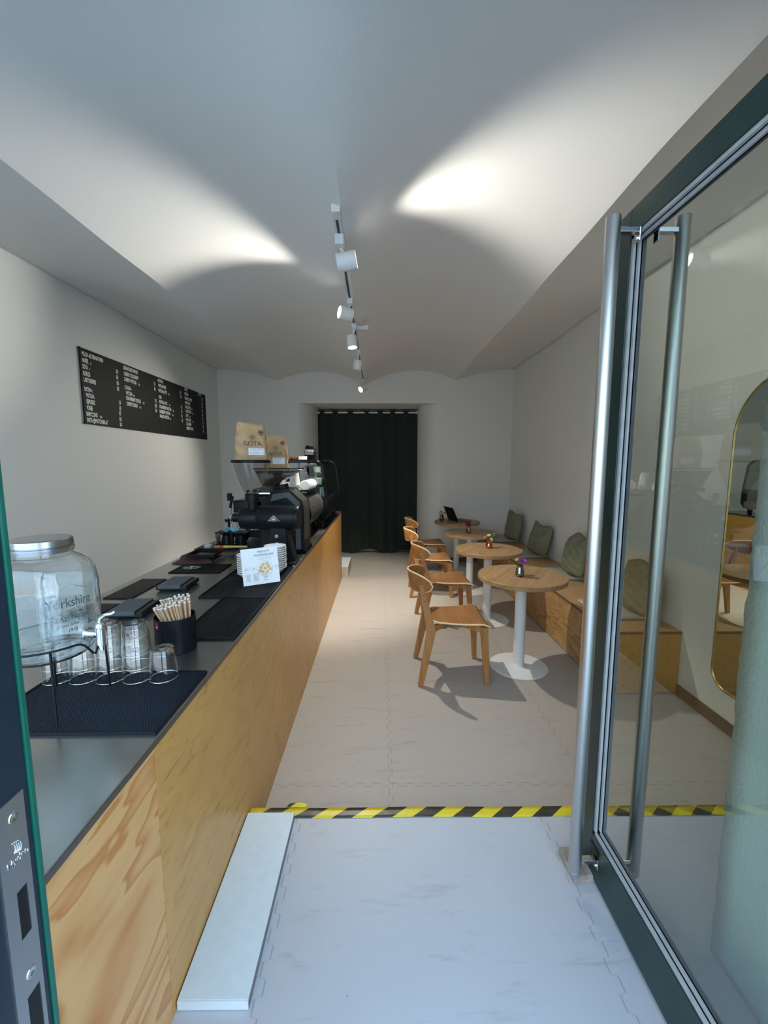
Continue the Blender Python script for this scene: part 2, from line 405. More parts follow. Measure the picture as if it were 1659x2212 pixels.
# vaulted ceiling: shallow brick-cap vaults running front to back
xs=[XL-.02,-1.604,-.24,1.17,XR+.02]; zs=[3.078,2.906,2.838,2.917,3.085]; cr=[None,3.035,3.06,None]
prof=[]
def arc(x0,z0,x1,z1,zc,n=26):
    for i in range(n):
        t=i/n; lin=z0+(z1-z0)*t; prof.append((x0+(x1-x0)*t, lin+(zc-(z0+z1)/2)*(1-(2*t-1)**2)))
n=16
for i in range(n):
    t=i/n; prof.append((xs[0]+(xs[1]-xs[0])*t, zs[1]+(zs[0]-zs[1])*(1-t*t)))
arc(xs[1],zs[1],xs[2],zs[2],cr[1]); arc(xs[2],zs[2],xs[3],zs[3],cr[2])
for i in range(n+1):
    t=i/n; prof.append((xs[3]+(xs[4]-xs[3])*t, zs[3]+(zs[4]-zs[3])*(1-(1-t)**2)))
zsm=[p[1] for p in prof]
for _ in range(14): zsm=[zsm[0]]+[(zsm[i-1]+zsm[i]*2+zsm[i+1])/4 for i in range(1,len(zsm)-1)]+[zsm[-1]]
g=G()
def cf(u,v):
    ii=min(len(prof)-1,round(u*(len(prof)-1))); x,z=prof[ii]; y=1.0+v*5.9; z+=(zsm[ii]-z)*max(0,min(1,(2.5-y)/.8))*max(0,1-abs(x+.24)/.6)
    sh=(y-6.7)/4.5*(-.05)*max(0,1-abs(x+.24)/1.3)     # valley drifts a little along the room
    w=.008*math.sin(y*2.1+x*3)+.005*math.sin(y*5.3-x*2)
    return (x+sh,y,z+w*min(1,max(0,(6.5-y))))
g.grid(cf,len(prof)-1,60)
struct('ceiling',g,'ceil',ang=14,solid=.02)
# skirtings
struct('baseboard_right',G().box(XR-.014,XR,YF,2.75,0,.075),'skirt',smooth=False)
struct('baseboard_back',G().box(1.02,1.60,YB-.014,YB,0,.075),'skirt',smooth=False)
struct('baseboard_left',G().box(XL,XL+.014,YF,YB,0,.075),'skirt',smooth=False)
# facade: glazed shopfront left of the entrance, transom over the door
def slab(name,x0,x1,z0,z1):
    w=.05; g=G(); g.box(x0,x1,.26,.32,z0,z0+w); g.box(x0,x1,.26,.32,z1-w,z1); g.box(x0,x0+w,.26,.32,z0+w,z1-w); g.box(x1-w,x1,.26,.32,z0+w,z1-w)
    f=struct(name,g,'green',smooth=False,bev=.003)
    ob('pane',G().box(x0+w,x1-w,.287,.293,z0+w,z1-w),'window',f,smooth=False)
slab('window_1',-2.2,-.34,P+.25,2.86); 
slab('window_2',-.34,1.0,2.40,2.86)
struct('trim_3',G().box(-2.2,-.34,.25,.33,-.1,P+.25),'navy',smooth=False)
# entrance frame post on the left with strike plate
g=G(); g.box(-.33,-.272,.250,.2965,P,2.40)
post=struct('door_1_frame',g,'navy',smooth=False,bev=.0012); post.name='trim_4'
ob('stop_lip',G().box(-.335,-.2705,.2967,.3015,P,2.40),'green_l',post,smooth=False,bev=.001)
ob('outer_lip',G().box(-.34,-.268,.232,.250,P,2.40),'green_l',post,smooth=False,bev=.001)
g=G()
x0,x1=-.272,-.2705
zt,zb=1.3755,1.06; y0,y1=.2665,.2905
# plate as strips around two latch holes
holes=[(1.262,1.302,.2765,.2855),(1.150,1.2125,.2755,.2870)]
zc=[zt]
for a,b,c_,d in holes:
    g.box(x0,x1,y0,y1,b,zc[-1]); g.box(x0,x1,y0,c_,a,b); g.box(x0,x1,d,y1,a,b); zc.append(a)
g.box(x0,x1,y0,y1,zb,zc[-1])
sp=ob('strike_plate',g,'zinc',post,smooth=False)
for a,b,c_,d in holes: ob('latch_hole',G().box(-.2722,-.2712,c_-.001,d+.001,a-.001,b+.001),'black',sp,smooth=False)
for z in (1.361,1.229):
    g=G(); g.lathe([(.0042,0),(.0038,.0006),(.0018,.0007),(.0008,.0002)],16,(-.2705,.2805,z),(-.26,.2805,z)); ob('screw',g,'chrome',sp)
g=G(); textmesh(g,'Hydro',.0088,basis((-.2703,.2715,1.3245),(0,1,0),(0,0,1)),.8,ext=.0002)
for k in range(4):
    pts=[(-.2703,.2762+.0016*k+.0030*math.sin(a),1.3375+.0052*math.cos(a)-.0006*k) for a in [R(x) for x in range(20,150,12)]]
    g.tube(pts,.00035,5)
ob('stamped_logo',g,'chrome',sp,smooth=False)
# outdoor ground
struct('trim_5',G().box(-6,6,-8,.2,-.05,P-.02),simple('pavement',(.42,.43,.45),.8,scale=5),smooth=False)

# ================================================================ OPEN GLASS DOOR
door=bpy.data.objects.new('door_1',None); COL.objects.link(door); door.location=(.735,.35,P); door['kind']='structure'
# local: x 0..0.05 thickness, y 0..1.015 (free edge far), z from platform
H0,H1=.018,2.186; W=1.015
g=G()
g.box(0,.05,0,.07,H0,H1); g.box(0,.05,W-.062,W,H0,H1); g.box(0,.05,.07,W-.062,H0,H0+.155); g.box(0,.05,.07,W-.062,H1-.075,H1)
ob('frame',g,'green',door,smooth=False,bev=.002)
g=G()
a,b,c_,d=.07,W-.062,H0+.155,H1-.075
for (k,t0,t1) in ((.0,.004,.012),(.010,.016,.022)):
    g.box(t0,t1,a+k,a+k+.010,c_+k,d-k); g.box(t0,t1,b-k-.010,b-k,c_+k,d-k); g.box(t0,t1,a+k,b-k,c_+k,c_+k+.010); g.box(t0,t1,a+k,b-k,d-k-.010,d-k)
ob('glazing_bead',g,'grey_p',door,smooth=False)
g=G()
for t0,t1 in ((.028,.034),):
    k=0; g.box(t0,t1,a,a+.02,c_,d); g.box(t0,t1,b-.02,b,c_,d); g.box(t0,t1,a,b,c_,c_+.02); g.box(t0,t1,a,b,d-.02,d)
ob('gasket',g,'black',door,smooth=False)
ob('pane',G().grid(lambda u,v:(.024,a+.005+u*(b-a-.01),c_+.005+v*(d-c_-.01)),1,1),'pane',door,smooth=False)
for side,xx in ((-1,-.075),(1,.125)):
    hy=.913
    g=G(); g.lathe([(.0,0),(.019,.001),(.0205,.004),(.0205,2.085),(.019,2.088),(.0,2.089)],28,(xx,hy,.055),(xx,hy,3),caps=False)
    h=ob('pull_handle',g,'inox',door)
    for z in (.11,2.135-.03):
        g=G(); face=0 if side<0 else .05
        g.box(min(xx,face),max(xx,face),hy-.011,hy+.011,z-.007,z+.007)
        g.box(face-(.004 if side<0 else 0),face+(0 if side<0 else .004),hy-.012,hy+.012,z-.03,z+.007)
        g.cyl((face+side*.003,hy,z-.02),(face+side*.009,hy,z-.02),.006,n=14)
        ob('bracket',g,'chrome',h,smooth=False,bev=.0015)
    g=G(); g.lathe([(.0207,0),(.0207,.002)],28,(xx,hy,.075),(xx,hy,1)); ob('collar',g,'chrome',h)
g=G(); g.box(-.003,.0,.905,.955,.125,.145); ob('closer_slot',g,'black_g',door,smooth=False,bev=.001)
struct('trim_6',G().box(.74,1.0,.26,.33,P,2.40),'green',smooth=False)
# wooden block holding the door
g=G(); g.prism([(.0,0),(.085,0),(.085,.030),(.0,.030)],'Y',0,.115)
tag(ob('door_wedge',g,'block',loc=(.668,1.275,P),smooth=False,bev=.004,rot=(0,0,R(4))),'small worn wooden block on the floor under the steel pull handle','door stop')

# ================================================================ HAZARD TAPE, BOARD
g=G()
def tp(u,v):
    x=-.56+u*2.62; w=.0008+.0015*abs(math.sin(x*13))+.002*max(0,math.sin(x*5+1))*(1-v)
    return (x,1.555+v*.052+.0015*math.sin(x*9),P+w*.7)
g.grid(tp,90,3)
tag(ob('hazard_tape',g,'tape',solid=.0006),'black and yellow striped tape along the edge of the entry step','tape')
g=G()
g.grid(lambda u,v:(-.400+u*.08+.01*v,1.607+v*.018,P+.004+.006*v*math.sin(u*PI)),8,3)
tag(ob('tape_scrap',g,'tape',solid=.0006),'loose folded flap of striped tape sticking up beside the white board','tape')
b=thing('floor_board','long white melamine board lying on the entry floor beside the counter','board',(-.448,1.26,P))
ob('board_top',G().box(-.094,.094,-.305,.292,.026,.030),'board_w',b,smooth=False)
ob('board_core',G().box(-.094,.095,-.305,.292,.0,.0258),'board_e',b,smooth=False)
ob('front_edging',G().box(-.094,.094,-.309,-.3052,.002,.029),'board_w',b,smooth=False)

# ================================================================ COUNTER
ct=thing('service_counter','long pine plywood service counter running the length of the room','counter',(-.546,.42,0))
CY0,CY1=.42,5.745
g=G(); g.box(-.86,-.02,0.01,CY1-CY0-.02,.0,.93); ob('carcass',g,'black',ct,smooth=False)
ys=[.42,.937,2.19,3.44,4.69,5.745]
for i in range(5):
    g=G(); g.box(-.019,0,ys[i]-CY0+.0012,ys[i+1]-CY0-.0012,P if ys[i+1]<1.55 else 0,.937); 
    ob('front_panel',g,'ply_near' if i==0 else 'ply',ct,smooth=False,bev=.0008)
ob('end_panel',G().box(-.86,0,CY1-CY0-.019,CY1-CY0,0,.937),'ply',ct,smooth=False)
w=thing('steel_worktop','brushed stainless steel worktop covering the plywood counter','worktop',(-.546,.42,.937))
ob('top_sheet',G().box(-.875,.001,0,CY1-CY0+.003,.0165,.020),'steel',w,smooth=False,bev=.001)
ob('front_edge',G().box(-.030,.0015,0,CY1-CY0+.003,0,.0163),'steel_d',w,smooth=False,bev=.001)
ob('back_edge',G().box(-.875,-.845,0,CY1-CY0,0,.0163),'steel_d',w,smooth=False)
# low step behind the counter end
s=thing('floor_step','low step with striped edging behind the far end of the counter','step',(-.9,6.1,0))
ob('step_body',G().box(-.45,.44,-.33,.25,0,.155),simple('step_beige',(.52,.46,.36),.7),s,smooth=False)
ob('step_top',G().box(-.45,.44,-.33,.25,.155,.165),'board_w',s,smooth=False)
ob('edge_tape',G().box(.4402,.4425,-.33,.25,.10,.166),'tape_v',s,smooth=False)

# ================================================================ MENU BOARD
rows=[('MILCH ALTERNATIVEN', (3.683, 2.529), 1), ('HAFER', (3.681, 2.474), 0), ('SOYA', (3.682, 2.421), 0), ('KOKOS', (3.682, 2.365), 0), ('LAKTOSEFREI', (3.683, 2.312), 0), ('EXTRA–:', (3.683, 2.235), 1), ('MATCHA', (3.694, 2.183), 0), ('ESPRESSO', (3.696, 2.131), 0), ('PÜREE', (3.695, 2.077), 0), ('BABYCCINO', (3.683, 2.025), 0), ('INSTA @MATCHABA.AT', (3.685, 1.974), 0), ('0,0', (4.14, 2.476), 0), ('0,0', (4.136, 2.421), 0), ('0,0', (4.138, 2.367), 0), ('0,0', (4.136, 2.314), 0), ('1,0', (4.147, 2.185), 0), ('1,0', (4.146, 2.132), 0), ('0,7', (4.142, 2.082), 0), ('0,0', (4.141, 2.028), 0), ('0,0', (4.141, 1.976), 0), ('SIGNATURE DRINKS', (4.262, 2.539), 1), ('CHERRY COLD BREW', (4.262, 2.481), 0), ('CHERRY MATCHA', (4.262, 2.427), 0), ('CLOUD–:', (4.263, 2.351), 1), ('MATCHA', (4.277, 2.297), 0), ('STRAWBERRY KOKOS', (4.274, 2.246), 0), ('CHERRY KOKOS', (4.275, 2.193), 0), ('7,0', (4.81, 2.483), 0), ('8,2', (4.812, 2.428), 0), ('9,5', (4.814, 2.298), 0), ('10,5', (4.803, 2.244), 0), ('10,5', (4.801, 2.191), 0), ('MATCHA', (4.9, 2.538), 1), ('MATCHA PURE', (4.903, 2.483), 0), ('MATCHA LATTE', (4.9, 2.427), 0), ('ICED', (4.901, 2.355), 1), ('MATCHA LATTE', (4.899, 2.301), 0), ('STRAWBERRY MATCHA', (4.901, 2.245), 0), ('BLUEBERRY MATCHA', (4.899, 2.191), 0), ('MANGO MATCHA', (4.898, 2.139), 0), ('5,5', (5.422, 2.493), 0), ('6,0', (5.427, 2.439), 0), ('6,5', (5.428, 2.31), 0), ('7,5', (5.426, 2.253), 0), ('8,2', (5.425, 2.198), 0), ('8,2', (5.43, 2.143), 0), ('COFFEE', (5.545, 2.552), 1), ('ESPRESSO', (5.546, 2.494), 0), ('ESPRESSO DOPPIO', (5.545, 2.436), 0), ('AMERICANO', (5.545, 2.383), 0), ('MACCHIATO', (5.55, 2.328), 0), ('CAPPUCCINO', (5.552, 2.275), 0), ('LATTE', (5.548, 2.219), 0), ('FLAT WHITE', (5.548, 2.165), 0), ('COLD BREW', (5.551, 2.112), 0), ('ESPRESSO TONIC', (5.552, 2.056), 0), ('TO GO', (5.957, 2.554), 1), ('2,8', (6.06, 2.498), 0), ('4,2', (6.06, 2.44), 0), ('4,2', (6.054, 2.39), 0), ('4,0', (6.054, 2.335), 0), ('4,8', (6.054, 2.277), 0), ('5,2', (6.055, 2.224), 0), ('5,2', (6.054, 2.166), 0), ('5,0', (6.055, 2.113), 0), ('6,5', (6.055, 2.054), 0)]
mb=thing('menu_board','long black menu board with white lettering on the left wall','menu board',(XL,4.93,2.275))
for y0,y1 in ((-1.27,-.033),(-.031,1.27)):
    ob('board_panel',G().box(.006,.018,y0,y1,-.317,.317),'board',mb,smooth=False,bev=.002)
for zz in (-.312,.312): g=G(); g.cyl((.001,-1.262,zz),(.022,-1.262,zz),.008,n=10); ob('fixing',g,'black',mb)
for t,(y,z),h in rows:
    g=G(); mt=basis((.0188,y-4.93,z-2.275),(0,1,0),(0,0,1))
    size=.051 if not h else .048
    if h:
        t=t[0]+t[1:]
    textmesh(g,t,size,mt,.50 if not h else .56,bold=.0016); ob('menu_line',g,'letter',mb,smooth=False); g=None
    if t in('MATCHA LATTE','CHERRY MATCHA','MATCHA','STRAWBERRY KOKOS','CHERRY KOKOS','STRAWBERRY MATCHA','BLUEBERRY MATCHA','MANGO MATCHA','MACCHIATO','CAPPUCCINO','LATTE','FLAT WHITE','BABYCCINO') and not h and y>3.6:
        if not(t=='MATCHA' and y<3.8):
            g=G(); textmesh(g,'G,A',.026,basis((.0188,y-4.93+.0172*len(t)+.018,z-2.275),(0,1,0),(0,0,1)),.7,bold=.001)
    if t in('HAFER','SOYA'): g=G(); textmesh(g,'A' if t=='HAFER' else 'F',.026,basis((.0188,y-4.93+.0172*len(t)+.016,z-2.275),(0,1,0),(0,0,1)),.7,bold=.001)
    if g: ob('allergen_code',g,'letter',mb,smooth=False)

# ================================================================ SWITCHES AND SOCKETS
def socket(name,label,loc,rz,n):
    t=thing(name,label,'switch' if n==0 else 'socket',loc,rz)
    k=max(1,n); wd=.071*k
    ob('plate',G().box(-wd/2-.005,wd/2+.005,-.009,0,-.04,.04),'white',t,smooth=False,bev=.003)
    for i in range(k):
        cx=-wd/2+.071*(i+.5)
        if n==0: ob('rocker',G().box(-.028,.028,-.014,-.009,-.028,.028),'white',t,smooth=False,bev=.002)
        else:
            g=G(); g.lathe([(.021,0),(.021,.001),(.019,-.006),(.0,-.006)],20,(cx,-.009,0),(cx,-1,0),caps=False); g.cyl((cx-.009,-.0095,0),(cx-.009,-.011,0),.003,n=8); g.cyl((cx+.009,-.0095,0),(cx+.009,-.011,0),.003,n=8)
            ob('outlet_cup',g,'grey_p',t)
    return t
socket('light_switch','white light switch on the back wall beside the curtain',(1.16,YB,1.264),0,0)
socket('wall_socket','triple white socket strip low on the left wall near the corner',(XL,6.40,1.135),R(90),3)
socket('power_outlet','white power outlet near the floor behind the last table',(1.147,YB,.284),0,1)

# ================================================================ CURTAIN
cu=thing('door_curtain','floor-length dark green curtain hanging in the back doorway niche','curtain',(-.222,7.40,0))
g=G()
random.seed(11)
ph=[random.uniform(0,6) for _ in range(6)]
def cfun(u,v):
    x=-.862+u*1.722; z=.045+v*2.48
    k=.25+.75*(v**.7); f=.034*math.sin(u*2*PI*7.0+ph[0]+.7*math.sin(u*9))*(.8+.3*math.sin(u*11))
    low=.03*math.sin(u*2*PI*3.2+ph[1]+v*1.3)*(1-v)+.012*math.sin(u*2*PI*12+ph[2])*(1-v)
    zz=z+(.02*math.sin(u*2*PI*2.1+1)+.012*math.sin(u*17))*(1-v)**3
    return (x+.01*math.sin(u*20+v*3)*(1-v),f+low,zz)
g.grid(cfun,260,40)
ob('drape',g,'curtain',cu,ang=80)
g=G(); g.cyl((-.868,0,2.488),(.867,0,2.488),.014,n=16); g.cyl((-.868,0,2.488),(-.845,0,2.488),.022); g.cyl((.845,0,2.488),(.867,0,2.488),.022)
ob('rod',g,'white',cu)
# ================================================================ TRACK AND SPOTS
tk=thing('lighting_track','white ceiling track with dark slot running along the middle vault valley','light track',(-.215,2.19,2.845))
def tx(y): return -.002-(y-2.19)*.0085
g=G(); 
g.bar((tx(2.19),0.02,.0),(tx(6.3),4.1,.0),.036,.034); ob('rail',g,'lamp_w',tk,smooth=False)
g=G(); g.bar((tx(2.19),0.02,-.0185),(tx(6.3),4.1,-.0185),.014,.003); ob('slot',g,'track_d',tk,smooth=False)
g=G(); g.box(-.022,.022,-.03,.045,-.024,.018); ob('end_feed',g,'lamp_w',tk,smooth=False,bev=.004)
g=G(); y=1.66; g.box(tx(3.9)-.02,tx(3.9)+.02,y-.02,y+.04,-.05,-.018); g.bar((tx(3.9),y,-.035),(tx(3.9)+.10,y+.03,-.035),.03,.028); g.box(tx(3.9)+.08,tx(3.9)+.125,y+.0,y+.055,-.052,-.015); ob('joint_feed',g,'lamp_w',tk,smooth=False,bev=.003)
spots=[('first ceiling spotlight, largest and nearest, aimed right',(-.218,2.42),(-.180,2.37,2.690),(1.0,-.04,.16),.105,1),
('second ceiling spotlight from the entrance, aimed left toward the counter',(-.225,3.26),(-.250,3.16,2.690),(-.90,-.43,.10),.10,1),
('third ceiling spotlight from the entrance, pointing straight down with a glowing rim',(-.23,3.82),(-.252,3.84,2.685),(.10,-.09,-1),.105,1),
('fourth ceiling spotlight from the entrance, tilted down and away with its lamp hidden',(-.236,4.66),(-.245,4.62,2.665),(-.18,.22,-1),.10,1),
('farthest and smallest ceiling spotlight, at the end of the track',(-.25,6.24),(-.250,6.13,2.680),(-.62,-.50,-.42),.10,1)]
EN=[52,64,125,200,125]; SZ=[86,72,92,84,74]; BL=[.85,.8,.35,.6,.9]
for k,(lab,(cx,cy),hp,d,L,on) in enumerate(spots):
    t=thing('track_spotlight',lab,'spotlight',(cx,cy,2.826),0,'white cylinder spotlights on the ceiling track')
    hp=Vector(hp)-Vector((cx,cy,2.826)); d=Vector(d).normalized()
    g=G(); 
    if k==0: g.prism([(-.06,0),(.06,0),(.06,-.016),(.035,-.052),(-.06,-.052)],'X',-.023,.023)
    else: g.box(-.020,.020,-.032,.032,-.038,.0)
    ob('adapter',g,'lamp_w',t,smooth=False,bev=.003)
    g=G(); g.cyl((0,0,-.034),(0,0,-.045),.014,n=16); g.tube([(0,0,-.04),(hp.x*.5,hp.y*.5,hp.z*.62),tuple(hp)],.009); ob('stem',g,'lamp_w',t)
    r=.046
    p0=hp-d*L*.5; F=Matrix.Translation(p0)@d.to_track_quat('Z','Y').to_matrix().to_4x4()
    g=G(); g.M=F; g.lathe([(0,0),(r-.006,0),(r-.002,.003),(r,.008),(r,L),(r-.004,L),(r-.004,L-.012),(r-.009,L-.012),(r-.012,.03)],32,caps=False); 
    can=ob('can',g,'lamp_w',t)
    g=G(); g.M=F; g.lathe([(r-.010,L-.012),(0,L-.012)],28,caps=False); ob('lamp_face',g,'led' ,can)
    ld=bpy.data.lights.new('spot_beam','SPOT'); ld.energy=EN[k]; ld.spot_size=R(SZ[k]); ld.spot_blend=BL[k]; ld.color=(1,.95,.85); ld.shadow_soft_size=.022
    lo=bpy.data.objects.new('spot_beam',ld); COL.objects.link(lo); lo.parent=can
    lo.matrix_local=Matrix.Translation(p0+d*(L+.004))@(-d).to_track_quat('Z','Y').to_matrix().to_4x4()

# ================================================================ CHAIRS (local: seat faces +x)
def make_chair(label):
    t=thing('dining_chair',label,'chair',(0,0,0),0,'oak chairs with curved ply backs in a row along the tables')
    g=G()
    # plywood seat: slightly dished, rounded at the rear
    outline=[]
    def half(u): # half width at depth u (0 rear .. 1 front)
        if u<.18: return .165*math.sqrt(max(0,1-((.18-u)/.18)**2))*.85+.03
        return .1703+(.052)*((u-.18)/.82)
    def sf(u,v,dz=0):
        x=-.175+u*.425; w=half(u); y=(v*2-1)*w
        z=.452+.012*(abs(v*2-1)**2)-.010*math.sin(u*PI)-(.018*max(0,(u-.86)/.14)**2)+dz
        return (x,y,z)
    g.grid(lambda u,v:sf(u,v),22,14)
    seat=ob('seat',g,'chair_s',t,ang=50,solid=.011)
    g=G(); loop=[sf(1,j/14) for j in range(15)]+[sf(1-i/22,1) for i in range(1,23)]+[sf(0,1-j/14) for j in range(1,15)]+[sf(i/22,0) for i in range(1,22)]
    g.tube(loop,.0062,6,closed=True); ob('seat_edge',g,'chair_e',seat)
    # curved plywood backrest
    def bf(u,v):
        s=u*2-1; y=.232*s; zc=.750; hh=.070*math.sqrt(max(.0,1-abs(s)**3.2))+.002
        q=v*2-1; z=zc+hh*q
        x=-.305+(.150*(abs(s)**1.8)-.012)+(z-zc)*-.16
        return (x,y,z)
    g=G(); g.grid(bf,40,8); back=ob('backrest',g,'chair_s',t,ang=60,solid=.011)
    g=G(); loop=[bf(i/40,1) for i in range(41)]+[bf(1-i/40,0) for i in range(41)]
    g.tube(loop,.0060,6,closed=True); ob('backrest_edge',g,'chair_e',back)
    for s in (-1,1):
        # rear leg rising into the back post
        g=G()
        g.bar((-.245,.222*s,0),(-.165,.190*s,.415),.030,.038,(1,0,0),.036,.066)
        g.bar((-.165,.190*s,.400),(-.240,.170*s,.735),.036,.064,(1,0,0),.026,.034)
        g.cyl((-.240,.157*s,.735),(-.240,.183*s,.735),.0172,n=14)
        leg=ob('leg',g,'chair',t,smooth=False,bev=.004)
        for (px,pz) in ((-.215,.63),(-.224,.67)): g=G(); g.cyl((px,.178*s,pz),(px,.1935*s,pz),.005,n=8); ob('joint_plug',g,'chair_d',leg)
        g=G(); g.bar((.245,.212*s,0),(.218,.182*s,.432),.028,.036,(1,0,0),.036,.056)
        ob('leg',g,'chair',t,smooth=False,bev=.004)
        g=G(); g.bar((-.172,.186*s,.408),(.0,.030*s,.425),.026,.046,(0,0,1)); g.bar((.215,.186*s,.413),(.0,.030*s,.425),.026,.046,(0,0,1))
        ob('seat_rail',g,'chair',t,smooth=False,bev=.003)
    return t
ch=make_chair('nearest wooden chair, at the front table, showing its whole curved back')
ch.location=(.535,3.095,0)
for lab,(x,y,a) in (('second wooden chair from the entrance, at the table with red and pale green flowers',(.635,4.13,2)),
                    ('third wooden chair from the entrance, set at the table with the dark red flower',(.615,5.10,-1)),
                    ('farthest wooden chair, at the table holding the laptop',(.685,6.08,3))):
    dup(ch,loc=(x,y,0),rz=R(a),label=lab)

# ================================================================ TABLES
def make_table(label):
    t=thing('cafe_table',label,'table',(0,0,0),0,'round oak cafe tables on white columns')
    g=G(); g.lathe([(0,.715),(.333,.715),(.336,.718),(.336,.747),(.333,.750),(0,.750)],72,caps=False); ob('tabletop',g,'oak',t)
    g=G(); g.lathe([(.043,.004),(.043,.708)],36); ob('column',g,'white',t)
    g=G(); g.lathe([(0,.700),(.11,.700),(.11,.7145),(0,.7145)],24,caps=False); ob('mounting_plate',g,'white',t)
    g=G(); g.lathe([(0,0),(.224,0),(.226,.004),(.222,.008),(.05,.013),(.046,.03),(0,.03)],64,caps=False); ob('base',g,'white',t)
    return t
TB=[(1.105,3.17),(1.10,4.17),(1.135,5.18),(1.15,6.20)]
tb=make_table('nearest round oak table, with the purple flower vase'); tb.location=(*TB[0],0); tb.rotation_euler=(0,0,R(-32))
for (x,y),lab,a in zip(TB[1:],('second round oak table, with the copper vase of mixed flowers','third round oak table, with the dark red flower','last round oak table, with the open laptop'),(-30,-28,-35)):
    dup(tb,loc=(x,y,0),rz=R(a),label=lab)

# ================================================================ BENCH, PADS, CUSHIONS
bn=thing('wall_bench','long pine plywood bench built along the right wall','bench',(1.59,2.75,0))
L=YB-2.75
ob('carcass',G().box(.02,.495,.02,L-.003,.0,.44),'black',bn,smooth=False)
for y0,y1 in ((0,1.34),(1.342,2.65),(2.652,L-.002)):
    ob('front_panel',G().box(0,.018,y0+.0,y1,.012,.440),'ply_b',bn,smooth=False,bev=.001)
ob('end_panel',G().box(.018,.496,0,.018,.012,.440),'ply',bn,smooth=False,bev=.001)
for y0,y1 in ((0,1.34),(1.342,2.65),(2.652,L-.002)):
    tp_=ob('seat_board',G().box(0,.497,y0,y1,.442,.460),'ply_t',bn,smooth=False,bev=.001)
ob('dark_front_edge',G().box(-.001,.003,0,L-.002,.4405,.4605),'edge',bn,smooth=False)
ob('dark_end_edge',G().box(.003,.497,-.001,.002,.4405,.4605),'edge',bn,smooth=False)
pd=[(1.855,3.17,2,'pale grey felt seat pad nearest the glass door, seen beside the steel handle'),(1.865,4.22,-2,'pale grey seat pad under the large green cushion beside the front table'),(1.86,5.21,3,'pale grey seat pad under the slouched green cushion'),(1.83,6.22,-1,'pale grey seat pad at the far end of the bench')]
p0=None
for x,y,a,lab in pd:
    if p0 is None:
        g=G(); g.box(-.20,.20,-.21,.21,0,.028); p0=ob('seat_pad',g,'pad',bev=.011); tag(p0,lab,'seat pad','felt seat pads on the bench'); q=p0
    else: q=dup(p0,label=lab)
    q.location=(x,y,.461); q.rotation_euler=(0,0,R(a))
def cushion(label,loc,rz,lean,seed,w=.42,h=.40,roll=0):
    random.seed(seed); g=G(); t=.068
    kx=[random.uniform(-1,1) for _ in range(8)]
    def f(u,v,sg):
        a=u*2-1; b=v*2-1
        prof_=(max(0,1-abs(a)**4.5)*max(0,1-abs(b)**4.0))**.5
        y=a*w/2*(1-.07*b*b) ; z=h/2+b*h/2*(1-.08*a*a)
        th=t*prof_*(.8+.25*kx[0]*a+.45*(-b)*.5)
        wr=.006*math.sin(9*a+7*b+kx[1]*3)*prof_+.005*math.sin(17*b-6*a+kx[2])*prof_+.012*max(0,b)*math.sin(5*a+kx[5])*prof_
        top=.02*kx[3]*a*max(0,b)+.018*math.sin(a*3.4+kx[4]*2)*max(0,b)**2
        return (sg*(th+wr),y,z+top)
    n=30
    A=[[f(i/n,j/n,-1) for j in range(n+1)] for i in range(n+1)]
    va=[[g.v(p) for p in r_] for r_ in A]
    vb=[[va[i][j] if i in(0,n) or j in (0,n) else g.v(f(i/n,j/n,1)) for j in range(n+1)] for i in range(n+1)]
    for i in range(n):
        for j in range(n):
            for V in (va,vb):
                q=[V[i][j],V[i+1][j],V[i+1][j+1],V[i][j+1]]
                try: g.b.faces.new(q)
                except ValueError: pass
    t_=thing('cushion',label,'cushion',loc,rz,'olive green cushions leaning on the bench wall')
    m=Matrix.Rotation(lean,4,'Y')@Matrix.Rotation(roll,4,'X')
    g.b.transform(m)
    ob('cover',g,'cushion',t_,ang=180,sub=1)
    g=G(); e=[f(i/n,0,1) for i in range(n+1)]+[f(1,j/n,1) for j in range(1,n+1)]+[f(1-i/n,1,1) for i in range(1,n+1)]+[f(0,1-j/n,1) for j in range(1,n)]
    g.tube(e,.0045,6,closed=True); g.b.transform(m); ob('seam',g,'cushion',t_)
    return t_
cushion('green linen cushion seen through the glass door, on the near bench end',(1.915,3.02,.506),R(6),R(9),5,roll=R(1),h=.37,w=.38)
cushion('largest green linen cushion, upright beside the front table',(1.915,4.06,.506),R(1),R(8),2,w=.38,h=.41,roll=R(-1))
cushion('slouched green linen cushion with a folded top, third from the far end backwards of the bench',(1.92,5.05,.506),R(14),R(13),9,w=.38,h=.37,roll=R(3))['label']='slouched green cushion with a folded top corner, between the large one and the far one'
cushion('farthest green cushion, at the back corner of the bench',(1.92,6.02,.506),R(14),R(8),14,w=.38,h=.40,roll=R(-1))

# ================================================================ MIRROR
mr=thing('wall_mirror','tall arched mirror with thin brass frame on the right wall','mirror',(XR,2.12,.25))
def arch(w,h,r,n=14):
    pts=[]
    for (cx,cz,a0) in ((w-r[0],r[0],-90),(w-r[1],h-r[1],0),(-w+r[1],h-r[1],90),(-w+r[0],r[0],180)):
        rr=r[0] if cz==r[0] else r[1]
        for i in range(n+1): a=R(a0+90*i/n); pts.append((cx+rr*math.cos(a),cz+rr*math.sin(a)))
    return pts
pl=arch(.345,1.86,(.11,.345))
ob('mirror_glass',G().prism(pl,'X',-.012,-.008),'mirror',mr,smooth=False)
ob('backing',G().prism(pl,'X',-.0075,0),'black',mr,smooth=False)
g=G(); g.tube([(-.010,y,z) for y,z in pl],.008,6,closed=True); ob('brass_frame',g,'gold',mr)

